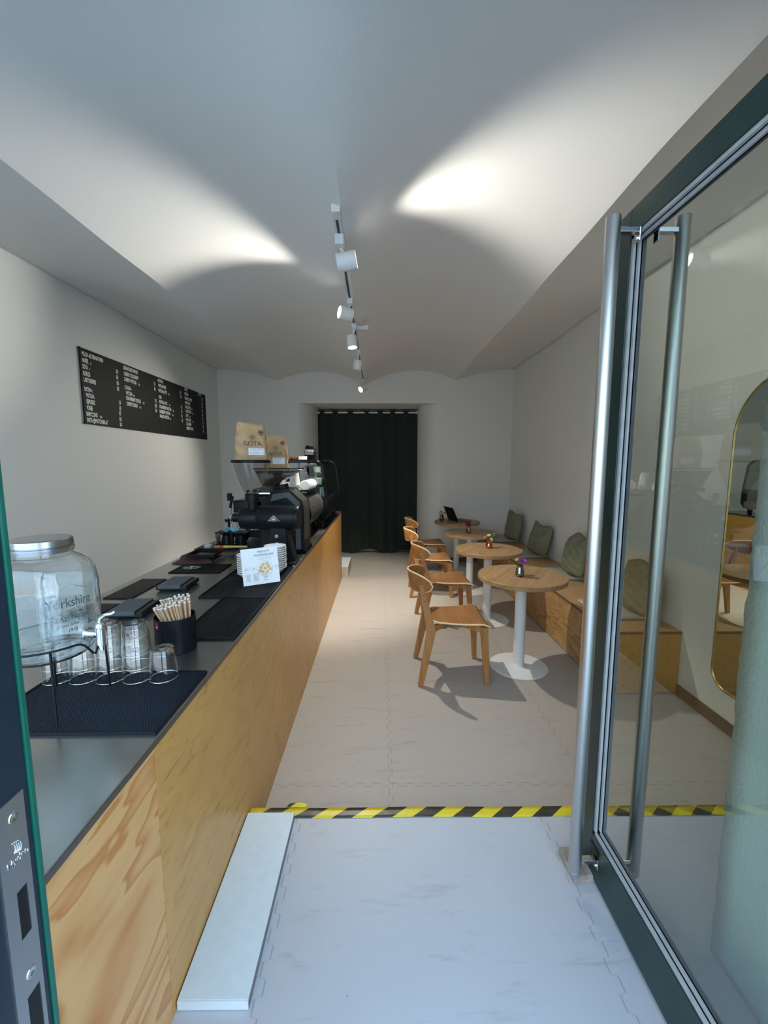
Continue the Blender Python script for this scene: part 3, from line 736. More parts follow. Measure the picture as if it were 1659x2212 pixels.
# ================================================================ THINGS ON THE TABLES
def flower(g,c,r,n=12,layers=2,up=(0,0,1)):
    c=Vector(c); up=Vector(up).normalized(); a=up.orthogonal().normalized(); b=up.cross(a)
    for l in range(layers):
        rr=r*(1-.35*l)
        for i in range(n):
            th=2*PI*(i+l*.5)/n; d=a*math.cos(th)+b*math.sin(th); s=d.cross(up)
            tip=c+d*rr+up*(rr*(.25+.45*l)); mid=c+d*rr*.55+up*rr*.12*(1+l)
            wv=rr*1.9/n*1.5
            v=[g.v(c),g.v(mid+s*wv),g.v(tip+s*wv*.5),g.v(tip-s*wv*.5),g.v(mid-s*wv)]
            g.b.faces.new(v)
def vase(label,loc,mat,flowers,h=.088,r=.036,cat='vase'):
    t=thing('flower_vase',label,cat,loc,0)
    g=G()
    pr=[(0,0),(r*.72,0),(r*.95,h*.14),(r,h*.32),(r*.86,h*.6),(r*.66,h*.82),(r*.70,h),(r*.64,h),(r*.60,h*.82),(r*.5,h*.7)]
    g.lathe(pr,14,caps=False); ob('vase_body',g,mat,t,smooth=False)
    stems=G(); leaves=G()
    for (dx,dy,dz,fr,m,n,la) in flowers:
        stems.tube([(0,0,h*.2),(dx*.4,dy*.4,h*.9),(dx,dy,dz)],.0013,5)
        g=G(); flower(g,(dx,dy,dz-.004),fr,n,la,(dx*1.5,dy*1.5-.02,.05)); ob('blossom',g,m,t,smooth=False)
        for q in range(2):
            a=random.uniform(0,6.28); px,py=dx*.7+.012*math.cos(a),dy*.7+.012*math.sin(a); z=h+(dz-h)*.35
            lv=[leaves.v(p) for p in ((dx*.5,dy*.5,z),(px+.006*math.sin(a),py-.006*math.cos(a),z+.008),(px+.012*math.cos(a),py+.012*math.sin(a),z+.016),(px-.006*math.sin(a),py+.006*math.cos(a),z+.008))]; leaves.b.faces.new(lv)
    ob('stems',stems,'leaf',t); ob('leaves',leaves,'leaf',t,smooth=False)
    return t
random.seed(4)
vase('smoky silver vase with a purple flower on the nearest table',(1.075,3.13,.750),'silverv',[(.012,-.01,.125,.036,'purple',16,4),(-.025,.0,.135,.016,'ypet',8,2),(.005,.02,.15,.010,'ypet',6,2),(-.012,.02,.115,.012,'leaf',6,1)])
vase('copper vase with coral and pale green flowers on the second table',(1.115,4.20,.750),'copperv',[(-.045,-.01,.118,.018,'coral',10,3),(-.008,.0,.135,.022,'lime',7,2),(.040,.0,.148,.022,'lime',7,2),(.012,-.02,.10,.020,'lime',7,2),(.02,.02,.12,.012,'leaf',6,1)],h=.085)
vase('amber glass vase with one dark red flower on the third table',(1.10,5.13,.750),'goldv',[(-.010,-.01,.115,.034,'crimson',14,3),(-.015,.02,.15,.010,'silverv',6,2),(.03,.01,.11,.010,'leaf',6,1)],h=.085)
vase('pale silver vase with peach flowers beside the laptop',(.93,6.28,.750),'silverv',[(-.02,0,.13,.022,'peach',9,3),(.025,.0,.125,.020,'ypet',9,3),(.0,.02,.145,.018,'peach',8,2),(.045,-.01,.12,.016,'coral',8,2),(-.045,0,.105,.010,'leaf',6,1)],h=.09,r=.038)
tag(ob('table_card',G().box(-.032,.032,-.022,.022,0,.0012),'slate',loc=(1.163,3.15,.7505),rot=(0,0,R(12)),smooth=False),'small dark card lying beside the purple flower vase','card')
tag(ob('table_card',G().box(-.028,.028,-.02,.02,0,.0012),'grey_p',loc=(1.40,6.22,.7505),rot=(0,0,R(-15)),smooth=False),'small card on the last table right of the laptop','card')
lp=thing('laptop','open dark laptop on the farthest table','laptop',(1.09,6.20,.751),R(17))
ob('keyboard_base',G().box(0,.225,-.155,.155,0,.014),'slate',lp,smooth=False,bev=.003)
ob('keys',G().box(.02,.12,-.13,.13,.0142,.0155),'black',lp,smooth=False)
g=G(); g.bar((0.0,0,.012),(-.085,0,.215),.31,.007,(1,0,0)); sc=ob('screen_lid',g,'black',lp,smooth=False,bev=.002)
g=G(); g.bar((0.007,0,.03),(-.076,0,.207),.29,.002,(1,0,0)); ob('display',g,'black_g',sc,smooth=False)
# ================================================================ COUNTER: NEAR END
def mat_(name,label,x0,x1,y0,y1,m,h=.008,grp=None):
    cx,cy=(x0+x1)/2,(y0+y1)/2
    t=thing(name,label,'bar mat',(cx,cy,T),0,grp)
    hx,hy=(x1-x0)/2,(y1-y0)/2
    ob('mat_base',G().box(-hx,hx,-hy,hy,0,h*.6),m,t,smooth=False)
    g=G(); r=.006
    g.box(-hx,hx,-hy,-hy+r,h*.6,h); g.box(-hx,hx,hy-r,hy,h*.6,h); g.box(-hx,-hx+r,-hy+r,hy-r,h*.6,h); g.box(hx-r,hx,-hy+r,hy-r,h*.6,h)
    ob('mat_rim',g,'black',t,smooth=False)
    return t
mt1=mat_('bar_mat','dotted dark rubber bar mat under the dispenser and tumblers',-1.02,-.552,.955,1.262,'rubber')
g=G()
nx,ny=62,41
for i in range(nx):
    for j in range(ny):
        x=-.222+i*(.444/(nx-1))+(.0036 if j%2 else -.0); y=-.143+j*(.286/(ny-1))
        if abs(x)>.226: continue
        vs=[g.v((x+.0021*math.cos(a),y+.0021*math.sin(a),.0048)) for a in (0,PI/2,PI,1.5*PI)]; tp_=g.v((x,y,.0075))
        for k in range(4): g.b.faces.new((vs[k],vs[(k+1)%4],tp_))
ob('rubber_nubs',g,'black_m',mt1)['kind']='stuff'
mat_('bar_mat','ribbed black rubber mat behind the perforated stirrer cup',-.775,-.553,1.506,1.995,'ribbed')
mat_('bar_mat','ribbed black rubber mat under the stacks of white bowls',-.90,-.553,2.0,2.60,'ribbed')
def flat(name,label,cat,cx,cy,w,d,h,m,rz=0): 
    return tag(ob(name,G().box(-w/2,w/2,-d/2,d/2,0,h),m,loc=(cx,cy,T),rot=(0,0,rz),smooth=False,bev=min(.002,h*.3)),label,cat)
flat('counter_pad','plain black pad at the back of the counter, behind the far scale','pad',-1.292,2.16,.14,.345,.006,'black')
flat('counter_pad','plain black pad beside the glass jar, behind the near scale','pad',-1.30,1.80,.145,.22,.006,'black')
# scales
def scale(label,loc,rz):
    t=thing('coffee_scale',label,'scale',loc,rz,'black coffee scales')
    ob('scale_body',G().box(-.078,.078,-.085,.085,.006,.028,.006),'black_g',t,smooth=False)
    ob('scale_platform',G().box(-.066,.048,-.087,.087,.0285,.034,.003),'slate',t,smooth=False)
    ob('platform_lip',G().box(-.066,.048,-.0895,-.0865,.016,.034),'slate',t,smooth=False)
    g=G()
    for x in(-.06,.06):
        for y in(-.065,.065): g.cyl((x,y,0),(x,y,.007),.010,n=12)
    ob('rubber_feet',g,'black',t); return t
s1=scale('black coffee scale standing alone on the steel worktop',(-1.09,2.195,T),R(2))
s2=dup(s1,loc=(-1.105,1.81,T),rz=R(4),label='black coffee scale between the glass jar and the stirrer cup')
# glass jar dispenser on wire stand
JX,JY=-.878,1.068
js=thing('dispenser_stand','black wire stand holding the glass drinks dispenser','stand',(JX,JY,T+.008))
g=G(); n=64; rr=.122
ring=[]
def ringpt(a,z=.198,r=rr): return (r*math.cos(a),r*math.sin(a),z)
pts=[]
for i in range(96):
    a=2*PI*i/96; da=abs((a-R(-8)+PI)%(2*PI)-PI)
    dip=-.040*math.exp(-(da/.15)**2); pts.append((rr*math.cos(a)*(1+.06*math.exp(-(da/.16)**2)),rr*math.sin(a),.198+dip))
g.tube(pts,.0028,8,closed=True); g.tube([ringpt(2*PI*i/64,.155,.085) for i in range(64)],.0024,6,closed=True)
ob('wire_ring',g,'black_m',js)
for a in (-52,50,128,232):
    g=G(); a=R(a); g.tube([ringpt(a,.198),ringpt(a,.09,.124),ringpt(a,.003,.127)],.003,8); g.tube([ringpt(a,.192),ringpt(a,.17,.105),ringpt(a,.155,.086)],.0024,6)
    ob('leg',g,'black_m',js)
dz=T+.008+.157
dj=thing('drinks_dispenser','large embossed glass jar dispenser with metal lid and chrome tap','drinks dispenser',(JX,JY,dz))
bodyp=[(0,.004),(.075,.0),(.098,.006),(.112,.03),(.1165,.06),(.1165,.185),(.113,.215),(.100,.242),(.080,.256),(.066,.263),(.064,.282)]
g=G(); g.lathe(bodyp,64,caps=False); jar=ob('jar',g,'jar',dj)
g=G(); g.lathe([(max(0,r-.006),z+.003) for r,z in bodyp[:6]]+[(.1105,.152),(0,.152)],64,caps=False); ob('water',g,'water',dj)
g=G(); g.lathe([(0,.306),(.064,.306),(.068,.303),(.0685,.288),(.066,.285),(.070,.283),(.070,.277),(.067,.272),(.067,.270)],56,caps=False); ob('lid',g,'alu',dj)
g=G(); g.lathe([(.020,.02),(.020,.20),(.017,.204),(.0,.204)],24,caps=False); g.lathe([(.026,.15),(.026,.156)],24); ob('infuser_tube',g,'glass',dj)
# embossed lettering wraps round the jar
def wrap(g,r,ac):
    for v in g.b.verts:
        s,z,e=v.co.x,v.co.y,v.co.z; a=ac+s/r; v.co=Vector(((r+e)*math.cos(a),(r+e)*math.sin(a),z))
g=G(); textmesh(g,'Yorkshire',.034,Matrix.Translation((-.055,.142,.0)),.75,ext=.0008)
wrap(g,.1172,R(-26)); ob('embossed_name',g,m_thin('embossed_glass',(.45,.52,.54),3,.1),dj,smooth=False); g=G()
textmesh(g,'GLASSWARE',.017,Matrix.Translation((-.048,.108,0)),.85,ext=.0008)

wrap(g,.1172,R(-26)); ob('embossed_word',g,bpy.data.materials['embossed_glass'],dj,smooth=False); g=G()
textmesh(g,'ESTABLISHED',.009,Matrix.Translation((-.036,.093,0)),.9,ext=.0006); wrap(g,.1172,R(-26)); ob('embossed_word',g,bpy.data.materials['embossed_glass'],dj,smooth=False); g=G(); textmesh(g,'1918',.012,Matrix.Translation((-.014,.078,0)),.9,ext=.0006)
wrap(g,.1172,R(-26)); ob('embossed_date',g,bpy.data.materials['embossed_glass'],dj,smooth=False)
g=G(); o=[(-.065,.150),(-.06,.170),(-.035,.182),(-.006,.195),(0,.200),(.006,.195),(.035,.182),(.06,.176),(.068,.158),(.064,.138),(.04,.130),(.02,.128),(0,.124),(-.02,.128),(-.045,.128),(-.062,.136)]
mtx=[]
for x,z in o: mtx.append(((.1172)*math.cos(R(-26)+x/.1172),(.1172)*math.sin(R(-26)+x/.1172),z))
g.tube(mtx,.0013,6,closed=True); ob('embossed_shield',g,'glass',dj)
tapd=Vector((math.cos(R(-8)),math.sin(R(-8)),0)); tr=Vector((.116,0,.058))
F=Matrix.Rotation(R(-8),4,'Z')
g=G(); g.M=F
g.lathe([(.017,0),(.017,.004),(.010,.005),(.010,.038),(.012,.040)],20,(.112,0,.055),(1,0,.055)); g.cyl((.150,0,.074),(.150,0,.028),.011,n=20); g.cyl((.150,0,.03),(.151,0,.012),.0085,.006,n=16)
g.ball((.150,0,.076),.0125); ob('tap',g,'chrome',dj)
g=G(); g.M=F
g.tube([(.148,0,.083),(.152,0,.098),(.166,0,.108),(.186,.0,.112),(.196,0,.118)],lambda t:.0055-.0025*t,8); ob('tap_lever',g,'chrome',dj)
# tumblers upside down
def tumbler(label,loc,grp):
    t=thing('glass_tumbler',label,'glass',loc,0,grp)
    g=G(); g.lathe([(.0395,0),(.0405,.001),(.0345,.089),(.032,.0935),(.018,.094),(0,.092)],36,caps=False); ob('wall',g,'glass',t)
    g=G(); g.lathe([(.0325,.078),(.031,.0805),(0,.080)],32,caps=False); ob('thick_base',g,'glass',t)
    g=G(); g.tube([(.0398*math.cos(2*PI*i/40),.0398*math.sin(2*PI*i/40),.001) for i in range(40)],.0009,5,closed=True); ob('rim',g,m_rim,t)
    return t
m_rim=simple('bright_glass_rim',(.75,.78,.78),.1,.6)
t0=tumbler('single upturned glass tumbler standing to the right of the stacks',(-.668,1.222,T+.0078),None)
stk=[(-.746,1.218,3,'tallest stack, nearest the perforated cup'),(-.826,1.216,3,'stack just behind the dispenser tap'),(-.906,1.216,2,'stack of two to the left, partly behind the stand'),(-.985,1.214,2,'leftmost stack, under the glass jar')]
for x,y,n,lab in stk:
    for k in range(n):
        pos=['bottom','middle','top'][k] if n==3 else ['bottom','top'][k]
        q=dup(t0,loc=(x+.0008*k,y,T+.0078+.0415*k),label='upturned glass tumbler, %s of the %s'%(pos,lab)); q['group']='upturned tumblers stacked on the dotted mat'
t0['group']='upturned tumblers stacked on the dotted mat'
# perforated cup of stirrers
CX,CY=-.735,1.44
cc=thing('stirrer_cup','black perforated metal cup packed with wooden stirrers','cup holder',(CX,CY,T))
g=G(); g.lathe([(0,0),(.066,0),(.068,.002),(.068,.124),(.0665,.1255),(.065,.124),(.065,.004),(0,.004)],64,caps=False); ob('cup_body',g,'black_m',cc)
g=G()
for i in range(8):
    a=R(-100+i*24)
    for j,z in enumerate((.03,.045,.06,.075,.09)):
        if i%2==0 and j in(0,1): continue
        p=Vector((.0682*math.cos(a+.09*j*(i%2)),.0682*math.sin(a+.09*j*(i%2)),z)); d=Vector((p.x,p.y,0)).normalized()
        g.cyl(p-d*.0005,p+d*.0003,.0019,n=8)
ob('punched_holes',g,'black_g',cc)
a=R(-118); g=G(); g.M=Matrix.Rotation(a,4,'Z'); g.box(.0683,.0695,-.007,.007,.095,.118); tg=ob('cloth_tag',g,'maroon',cc,smooth=False)
g=G(); g.M=Matrix.Rotation(a,4,'Z'); g.box(.0696,.070,-.0045,.0045,.101,.103); g.box(.0696,.070,-.001,.001,.0995,.106); ob('tag_emblem',g,'white',tg,smooth=False)
random.seed(21)
g=G(); L=.178; g.cyl((0,0,0),(0,0,L-.003),.0040,n=8); st0=thing('wooden_stirrer','pale wooden stirrer with a white cut end, fanned in the black cup','stirrer',(0,0,0),0,'wooden stirrers in the black cup')
ob('stick',g,'straw',st0); g=G(); g.cyl((0,0,L-.003),(0,0,L),.0040,n=8); ob('white_end',g,'straw_t',st0)
N=60; first=True
for k in range(N):
    rr_=.0545*math.sqrt((k+.5)/N); th=k*2.39996
    x,y=rr_*math.cos(th),rr_*math.sin(th)
    q=st0 if first else dup(st0); first=False
    bx,by=x*.35+.030,y*.6+.004
    lean=Vector(((x-bx)/.125,(y-by)/.125,1)).normalized()
    base=Vector((CX,CY,T+.006))+Vector((bx,by,0))
    q.location=base; q.rotation_mode='QUATERNION'; q.rotation_quaternion=lean.to_track_quat('Z','Y'); q.rotation_mode='XYZ'
    q.scale=(1,1,.93+random.uniform(0,.05)+.05*(y>0.02))
# pitcher rinser
pr=thing('pitcher_rinser','dark perforated drip tray with a round pitcher rinser set in the worktop','rinser',(-1.13,2.575,T))
ob('drip_grid',G().box(-.155,.155,-.105,.105,0,.006),'ribbed',pr,smooth=False,bev=.001)
g=G(); g.lathe([(0,.0062),(.058,.0062),(.058,.009),(.052,.009),(.050,.0072),(0,.0072)],40,(-.06,.01,0),(-.06,.01,1),caps=False); rn=ob('rinser_disc',g,'black_g',pr)
g=G(); g.M=Matrix.Translation((-.06,.01,.009))
for k in range(5): a=2*PI*k/5; g.bar((0,0,.0015),(.048*math.cos(a),.048*math.sin(a),.0015),.005,.003)
g.ball((0,0,.003),.008,(1,1,.6)); ob('rinser_star',g,'chrome',rn)
# brown cloth, knock tray, tamping gear
g=G(); random.seed(5)
def cl(u,v):
    x=-.13+u*.26; y=-.24+v*.48
    e=.02*math.sin(v*9+u*2)-.015*math.sin(u*7); z=.012+.008*math.sin(u*8+v*5)+.007*math.sin(v*17-u*6)
    return (x+e*.6-.06*(v-.5),y+e*.3,max(.0035,z*min(1,4*min(u,1-u,v,1-v)+.3)))
g.grid(cl,26,40); tag(ob('bar_cloth',g,'cloth_b',loc=(-1.275,2.93,T),solid=.003),'crumpled dark brown cloth at the back edge of the counter','cloth')
kt=thing('black_tray','square black tray resting on the brown cloth','tray',(-1.215,2.86,T+.031))
ob('tray_floor',G().box(-.09,.09,-.10,.10,0,.004),'black_g',kt,smooth=False)
g=G(); g.box(-.094,.094,-.104,-.098,0,.02); g.box(-.094,.094,.098,.104,0,.02); g.box(-.094,-.088,-.098,.098,0,.02); g.box(.088,.094,-.098,.098,0,.02); ob('tray_rim',g,'black',kt,smooth=False,bev=.001)
flat('tamping_mat','black tamping mat behind the brown cloth','pad',-1.30,3.24,.25,.20,.010,'black')
g=G(); g.lathe([(0,0),(.032,0),(.034,.004),(.034,.020),(.031,.023),(0,.023)],32,caps=False)
tag(ob('coffee_leveller',g,'grey_p',loc=(-1.335,3.19,T+.0105)),'short grey metal puck beside the wooden tamper','leveller')
tm=thing('coffee_tamper','tamper with a dark walnut handle standing behind the grey puck','tamper',(-1.29,3.27,T+.0105))
g=G(); g.lathe([(0,0),(.028,0),(.029,.003),(.029,.010),(.014,.018),(.010,.030)],28); ob('tamper_base',g,'black_g',tm)
g=G(); g.lathe([(.010,.030),(.012,.036),(.013,.048),(.019,.066),(.021,.082),(.017,.090),(0,.092)],24,caps=False); ob('tamper_handle',g,'walnut',tm)
br=thing('grinder_brush','yellow handled brush with a red collar and tan bristles','brush',(-1.16,2.955,T+.064))
g=G(); g.cyl((-.035,0,0),(.012,0,0),.012,.010,n=14); ob('bristles',g,'bristle',br)
g=G(); g.cyl((.010,0,0),(.032,0,0),.0115,n=14); ob('collar',g,'red',br)
g=G(); g.tube([(.03,0,0),(.06,0,0),(.12,.003,0),(.20,.006,0)],lambda t:.010-.003*t,10); ob('handle',g,'yellow',br)
def jug(label,loc,rz):
    t=thing('milk_jug',label,'jug',loc,rz,'black milk jugs beside the espresso machine')
    g=G(); g.lathe([(0,0),(.044,0),(.047,.004),(.045,.05),(.038,.085),(.040,.105),(.037,.105),(.036,.085),(.042,.05),(.044,.006),(0,.006)],32,caps=False)
    for v in g.b.verts:
        if v.co.z>.09 and v.co.y<-.02: v.co.y-=.012*(v.co.z-.09)/.015
    ob('jug_body',g,'black_m',t)
    g=G(); g.tube([(-.038,.0,.09),(-.062,0,.085),(-.068,0,.06),(-.062,0,.03),(-.044,0,.02)],.0045,8); ob('handle',g,'black_m',t)
    g=G(); g.tube([(.0385*math.cos(2*PI*i/32),.0385*math.sin(2*PI*i/32),.105) for i in range(32)],.0013,6,closed=True); ob('steel_rim',g,'chrome',t)
    return t
j0=jug('black milk jug with a steel rim, left one of the pair',(-1.245,3.345,T),R(10))
dup(j0,loc=(-1.135,3.35,T),rz=R(0),label='black milk jug with a steel rim, right one under the blue cloth')
# ---- bowls and poster
def bowl(label,loc,grp):
    g=G(); g.lathe([(0,.0),(.028,0),(.034,.004),(.048,.018),(.052,.028),(.063,.030),(.0655,.033),(.0650,.0365),(.060,.0365),(.046,.024),(.028,.010),(0,.009)],40,caps=False)
    return tag(ob('white_bowl',g,'white_p',loc=loc),label,'bowl',grp)
def stack(x,y,n,z0,lab,dx):
    b0=bowl(lab%'bottom',(x,y,z0),'white bowls stacked behind the poster card')
    for k in range(1,n):
        q=dup(b0,loc=(x+dx*k+.0008*math.sin(k*2.3),y,z0+.0128*k),label=(lab%('top' if k==n-1 else 'middle')))
    return b0
ls='white bowl in the left stack behind the poster card, %s of the pile'; rs='white bowl in the right stack behind the poster card, %s of the pile'
stack(-.752,2.335,9,T+.009,ls,.0); stack(-.632,2.46,11,T+.009,rs,.0)
g=G(); g.lathe([(0,0),(.030,0),(.036,.085),(.038,.087),(.034,.086),(.028,.004),(0,.004)],28,caps=False)
tag(ob('paper_cup',g,'white',loc=(-.80,2.52,T+.0085)),'white paper cup standing behind the left stack of bowls','cup')
po=thing('event_poster','white MANTY WORKSHOP poster card leaning on the stacks of bowls','poster',(-.640,2.200,T+.0085),R(21))
lean=Matrix.Rotation(R(-14),4,'X')@Matrix.Rotation(R(-2.5),4,'Y')
def pob(name,g,m,**k):
    g.b.transform(lean); return ob(name,g,m,po if 'p' not in k else k['p'],smooth=False)
w_,h_=.192,.200
pob('card_board',G().box(-w_/2,w_/2,0,.002,0.004,h_),'card')
Bm=lambda x,z:basis((x,-.0006,z),(1,0,0),(0,0,1))
g=G(); textmesh(g,'MANTY',.0185,Bm(.022,h_-.028),1,'CENTER'); textmesh(g,'WORKSHOP',.0185,Bm(.022,h_-.046),1,'CENTER'); pob('headline',g,'ink')
g=G()
textmesh(g,'LEARN HOW TO MAKE MANTY',.0055,Bm(.024,h_-.056),1,'CENTER'); textmesh(g,'A WORKSHOP FOR BEGINNERS',.0055,Bm(.024,h_-.065),1,'CENTER')
for i in range(7):
    for cx,wd,z0 in ((-.068,.028,.060),(-.028,.034,.060),(.022,.030,.058)):
        if cx>.0 and i in(2,5): continue
        l=wd*random.uniform(.6,1); g.box(cx-l/2,cx+l/2,-.0006,-.0003,z0-i*.0058,z0-i*.0058+.0022)
for cx,cz,rr_ in ((-.076,.088,.0125),(-.037,.088,.0125),(.082,.088,.013)):
    g.tube([(cx+rr_*math.cos(2*PI*i/28),-.0005,cz+rr_*.85*math.sin(2*PI*i/28)) for i in range(28)],.0004,4,closed=True)
    for k in (-1,1): g.box(cx-.006,cx+.006,-.0006,-.0003,cz+k*.002,cz+k*.002+.0018)
g.box(-.057,-.0566,-.0006,-.0003,.082,.104)
pob('small_print',g,'ink_l')
g=G(); g.lathe([(0,0),(.041,0)],40,(.022,-.0004,.086),(.022,-1,.086),caps=False); pl_=pob('printed_plate',g,'white')
g=G(); g.tube([(.022+.041*math.cos(2*PI*i/48),-.0006,.086+.041*math.sin(2*PI*i/48)) for i in range(48)],.0007,4,closed=True); pob('plate_rim',g,'rim')
g=G(); g2=G()
for k,(dx,dz) in enumerate([(0,0),(-.019,.008),(.018,.009),(-.012,-.017),(.010,-.019),(-.008,.021),(.013,.024),(.027,-.006),(-.026,-.010)]):
    g.lathe([(0,0),(.0098,0)],14,(.022+dx,-.0007-.00002*k,.086+dz),(.022+dx,-1,.086+dz),caps=False)
    g2.lathe([(0,0),(.0026,0)],8,(.022+dx,-.0012,.086+dz),(.022+dx,-1,.086+dz),caps=False)
pob('printed_dumplings',g,'dough'); pob('dumpling_twists',g2,'dough_d')

# ================================================================ GRINDER (horizontal barrel) at Y 2.72
GX,GY=-.64,2.72
gr=thing('coffee_grinder','large black barrel coffee grinder with a clear cone hopper','coffee grinder',(GX,GY,T))
def loc(x,y,z): return (x-GX,y-GY,z-T)
g=G(); 
g.lathe([(0,0),(.076,0),(.080,.006),(.080,.235),(.0815,.236),(.0815,.240),(.078,.243),(.078,.262),(.074,.268),(0,.270)],48,loc(-.80,2.72,1.262),loc(0,2.72,1.262),caps=False)
br_=ob('motor_barrel',g,'black_m',gr)
g=G(); g.lathe([(0,0),(.060,0),(.066,.006),(.070,.030),(.070,.118),(0,.118)],48,loc(-.918,2.72,1.258),loc(0,2.72,1.258),caps=False); ob('burr_housing',g,'black_m',gr)
g=G(); g.lathe([(0,0),(.026,0),(.029,.004),(.029,.044),(.022,.05),(0,.05)],12,loc(-.968,2.72,1.262),loc(0,2.72,1.262),caps=False); ob('adjuster_knob',g,'black',gr,smooth=False)
g=G(); g.lathe([(.034,0),(.034,.052),(.046,.054),(.046,.10),(.042,.104),(0,.104)],36,loc(-.838,2.72,1.318),loc(-.838,2.72,2)); ob('hopper_neck',g,'black',gr)
g=G(); g.lathe([(.040,0),(.048,.008),(.073,.055),(.098,.115),(.113,.165),(.120,.206)],56,loc(-.838,2.72,1.418),loc(-.838,2.72,2),caps=False); ob('hopper',g,'clear',gr)
g=G(); g.lathe([(0,0),(.1235,0),(.1245,.004),(.1245,.016),(.121,.019),(0,.019)],56,loc(-.838,2.72,1.620),loc(-.838,2.72,2),caps=False); ob('hopper_lid',g,'black',gr)
g=G(); g.lathe([(.028,0),(.034,.012),(.030,.035),(0,.037)],24,loc(-.838,2.72,1.42),loc(-.838,2.72,2)); ob('hopper_funnel',g,'clear',gr)
g=G()
P4=lambda x,z:(x-GX,z-T)
g.prism([P4(-.712,1.20),P4(-.615,1.20),P4(-.600,.962),P4(-.745,.962)],'Y',-.055,-.030); 
g.prism([P4(-.712,1.20),P4(-.615,1.20),P4(-.560,.972),P4(-.600,.962),P4(-.640,1.10)],'Y',-.0295,.06)
ob('stand',g,'black',gr,smooth=False,bev=.003)
g=G(); g.box(-.115,.085,-.09,.16,.006,.022); ob('base_plate',g,'black',gr,smooth=False,bev=.004)
g=G()
for z in (1.148,1.098): g.lathe([(.0125,0),(.0125,.004),(.010,.006),(0,.006)],20,loc(-.672,2.665,z),loc(-.672,0,z))
ob('steel_button',g,'chrome',gr)
g=G()
for x,y in ((.075,-.075),(.075,.14),(-.10,.14),(-.10,-.075)): g.cyl((x,y,0),(x,y,.007),.012,n=12)
ob('foot',g,'chrome',gr)
# emblem: triangle with rays and crown band on the barrel front
g=G()
ex,ez=-.683,1.262
def ont(x,z): # project onto barrel front surface
    dz=z-1.262; return (x-GX,-math.sqrt(max(0,.0806**2-dz*dz)),z-T)
def seg(a,b,r=.0013): g.tube([ont(a[0]+(b[0]-a[0])*i/6,a[1]+(b[1]-a[1])*i/6) for i in range(7)],r,5)
seg((ex-.036,ez-.012),(ex,ez+.024)); seg((ex+.036,ez-.012),(ex,ez+.024))
for a_ in (-50,-25,0,25,50): seg((ex+.006*math.sin(R(a_)),ez+.002),(ex+.017*math.sin(R(a_)),ez+.001+.014*math.cos(R(a_))),.001)
seg((ex-.014,ez-.001),(ex+.014,ez-.001),.0018)
textmesh(g,'MAHLKÖNIG',.0112,basis(ont(ex-.0285,ez-.0125),(1,0,0),(0,0,1)),.74)
ob('barrel_emblem',g,'white',br_,smooth=False)

# ================================================================ SECOND GRINDER behind: angular black tower with slanted bean hopper
g2=thing('espresso_grinder','tall angular black grinder with a slanted hopper full of beans','coffee grinder',(-.70,3.10,T))
def l2(x,z): return (x+.70,z-T)
body=[l2(-.88,1.22),l2(-.86,1.34),l2(-.77,1.43),l2(-.66,1.435),l2(-.565,1.345),l2(-.555,1.30),l2(-.555,.985),l2(-.60,.962),l2(-.88,.962)]
ob('tower_body',G().prism(body,'Y',-.085,.16),'black',g2,smooth=False,bev=.004)
ob('front_plate',G().prism([l2(-.78,1.395),l2(-.665,1.412),l2(-.583,1.335),l2(-.583,.99),l2(-.62,.99),l2(-.62,1.315),l2(-.68,1.372),l2(-.80,1.34)],'Y',-.094,-.086),'slate',g2,smooth=False,bev=.002)
ob('edge_strip',G().prism([l2(-.66,1.436),l2(-.563,1.345),l2(-.553,1.30),l2(-.553,1.06),l2(-.566,1.06),l2(-.566,1.30),l2(-.575,1.335),l2(-.67,1.424)],'Y',-.0845,.10),'taupe',g2,smooth=False)
ob('foot_block',G().box(-.18,.155,-.10,.17,0,.03),'black_g',g2,smooth=False,bev=.004)
g=G()
top=[(-.935+.70,.02),(-.60+.70,.02)]
def hop(x0,x1,y0,y1,z): return [(x0,y0,z),(x1,y0,z),(x1,y1,z),(x0,y1,z)]
A=hop(-.215,.095,-.06,.15,1.573-T); Bq=hop(-.17,-.085,-.03,.10,1.445-T)
va=[g.v(p) for p in A]; vb=[g.v(p) for p in Bq]
for i in range(4): g.b.faces.new((va[i],va[(i+1)%4],vb[(i+1)%4],vb[i]))
ob('hopper_shell',g,'clear',g2,smooth=False)
g=G()
A=hop(-.210,.086,-.058,.148,1.562-T); Bq=hop(-.168,-.087,-.027,.097,1.450-T)
va=[g.v(p) for p in A]; vb=[g.v(p) for p in Bq]
for i in range(4): g.b.faces.new((va[i],va[(i+1)%4],vb[(i+1)%4],vb[i]))
g.b.faces.new(va); g.b.faces.new(vb[::-1]); ob('bean_fill',g,'beans',g2,smooth=False)['kind']='stuff'
g=G(); g.prism([(-.19+.0,.0),(-.01,.03),(.0,-.0),(-.05,-.02),(-.19,-.03)],'Y',-.035,.105); g.M=Matrix()
o_=ob('hopper_collar',g,'black_g',g2,loc=(0,0,1.440-T-.005),smooth=False,bev=.002)
ob('hopper_cover',G().box(-.222,.105,-.068,.158,1.5735-T,1.582-T,.003),'black_g',g2,smooth=False)

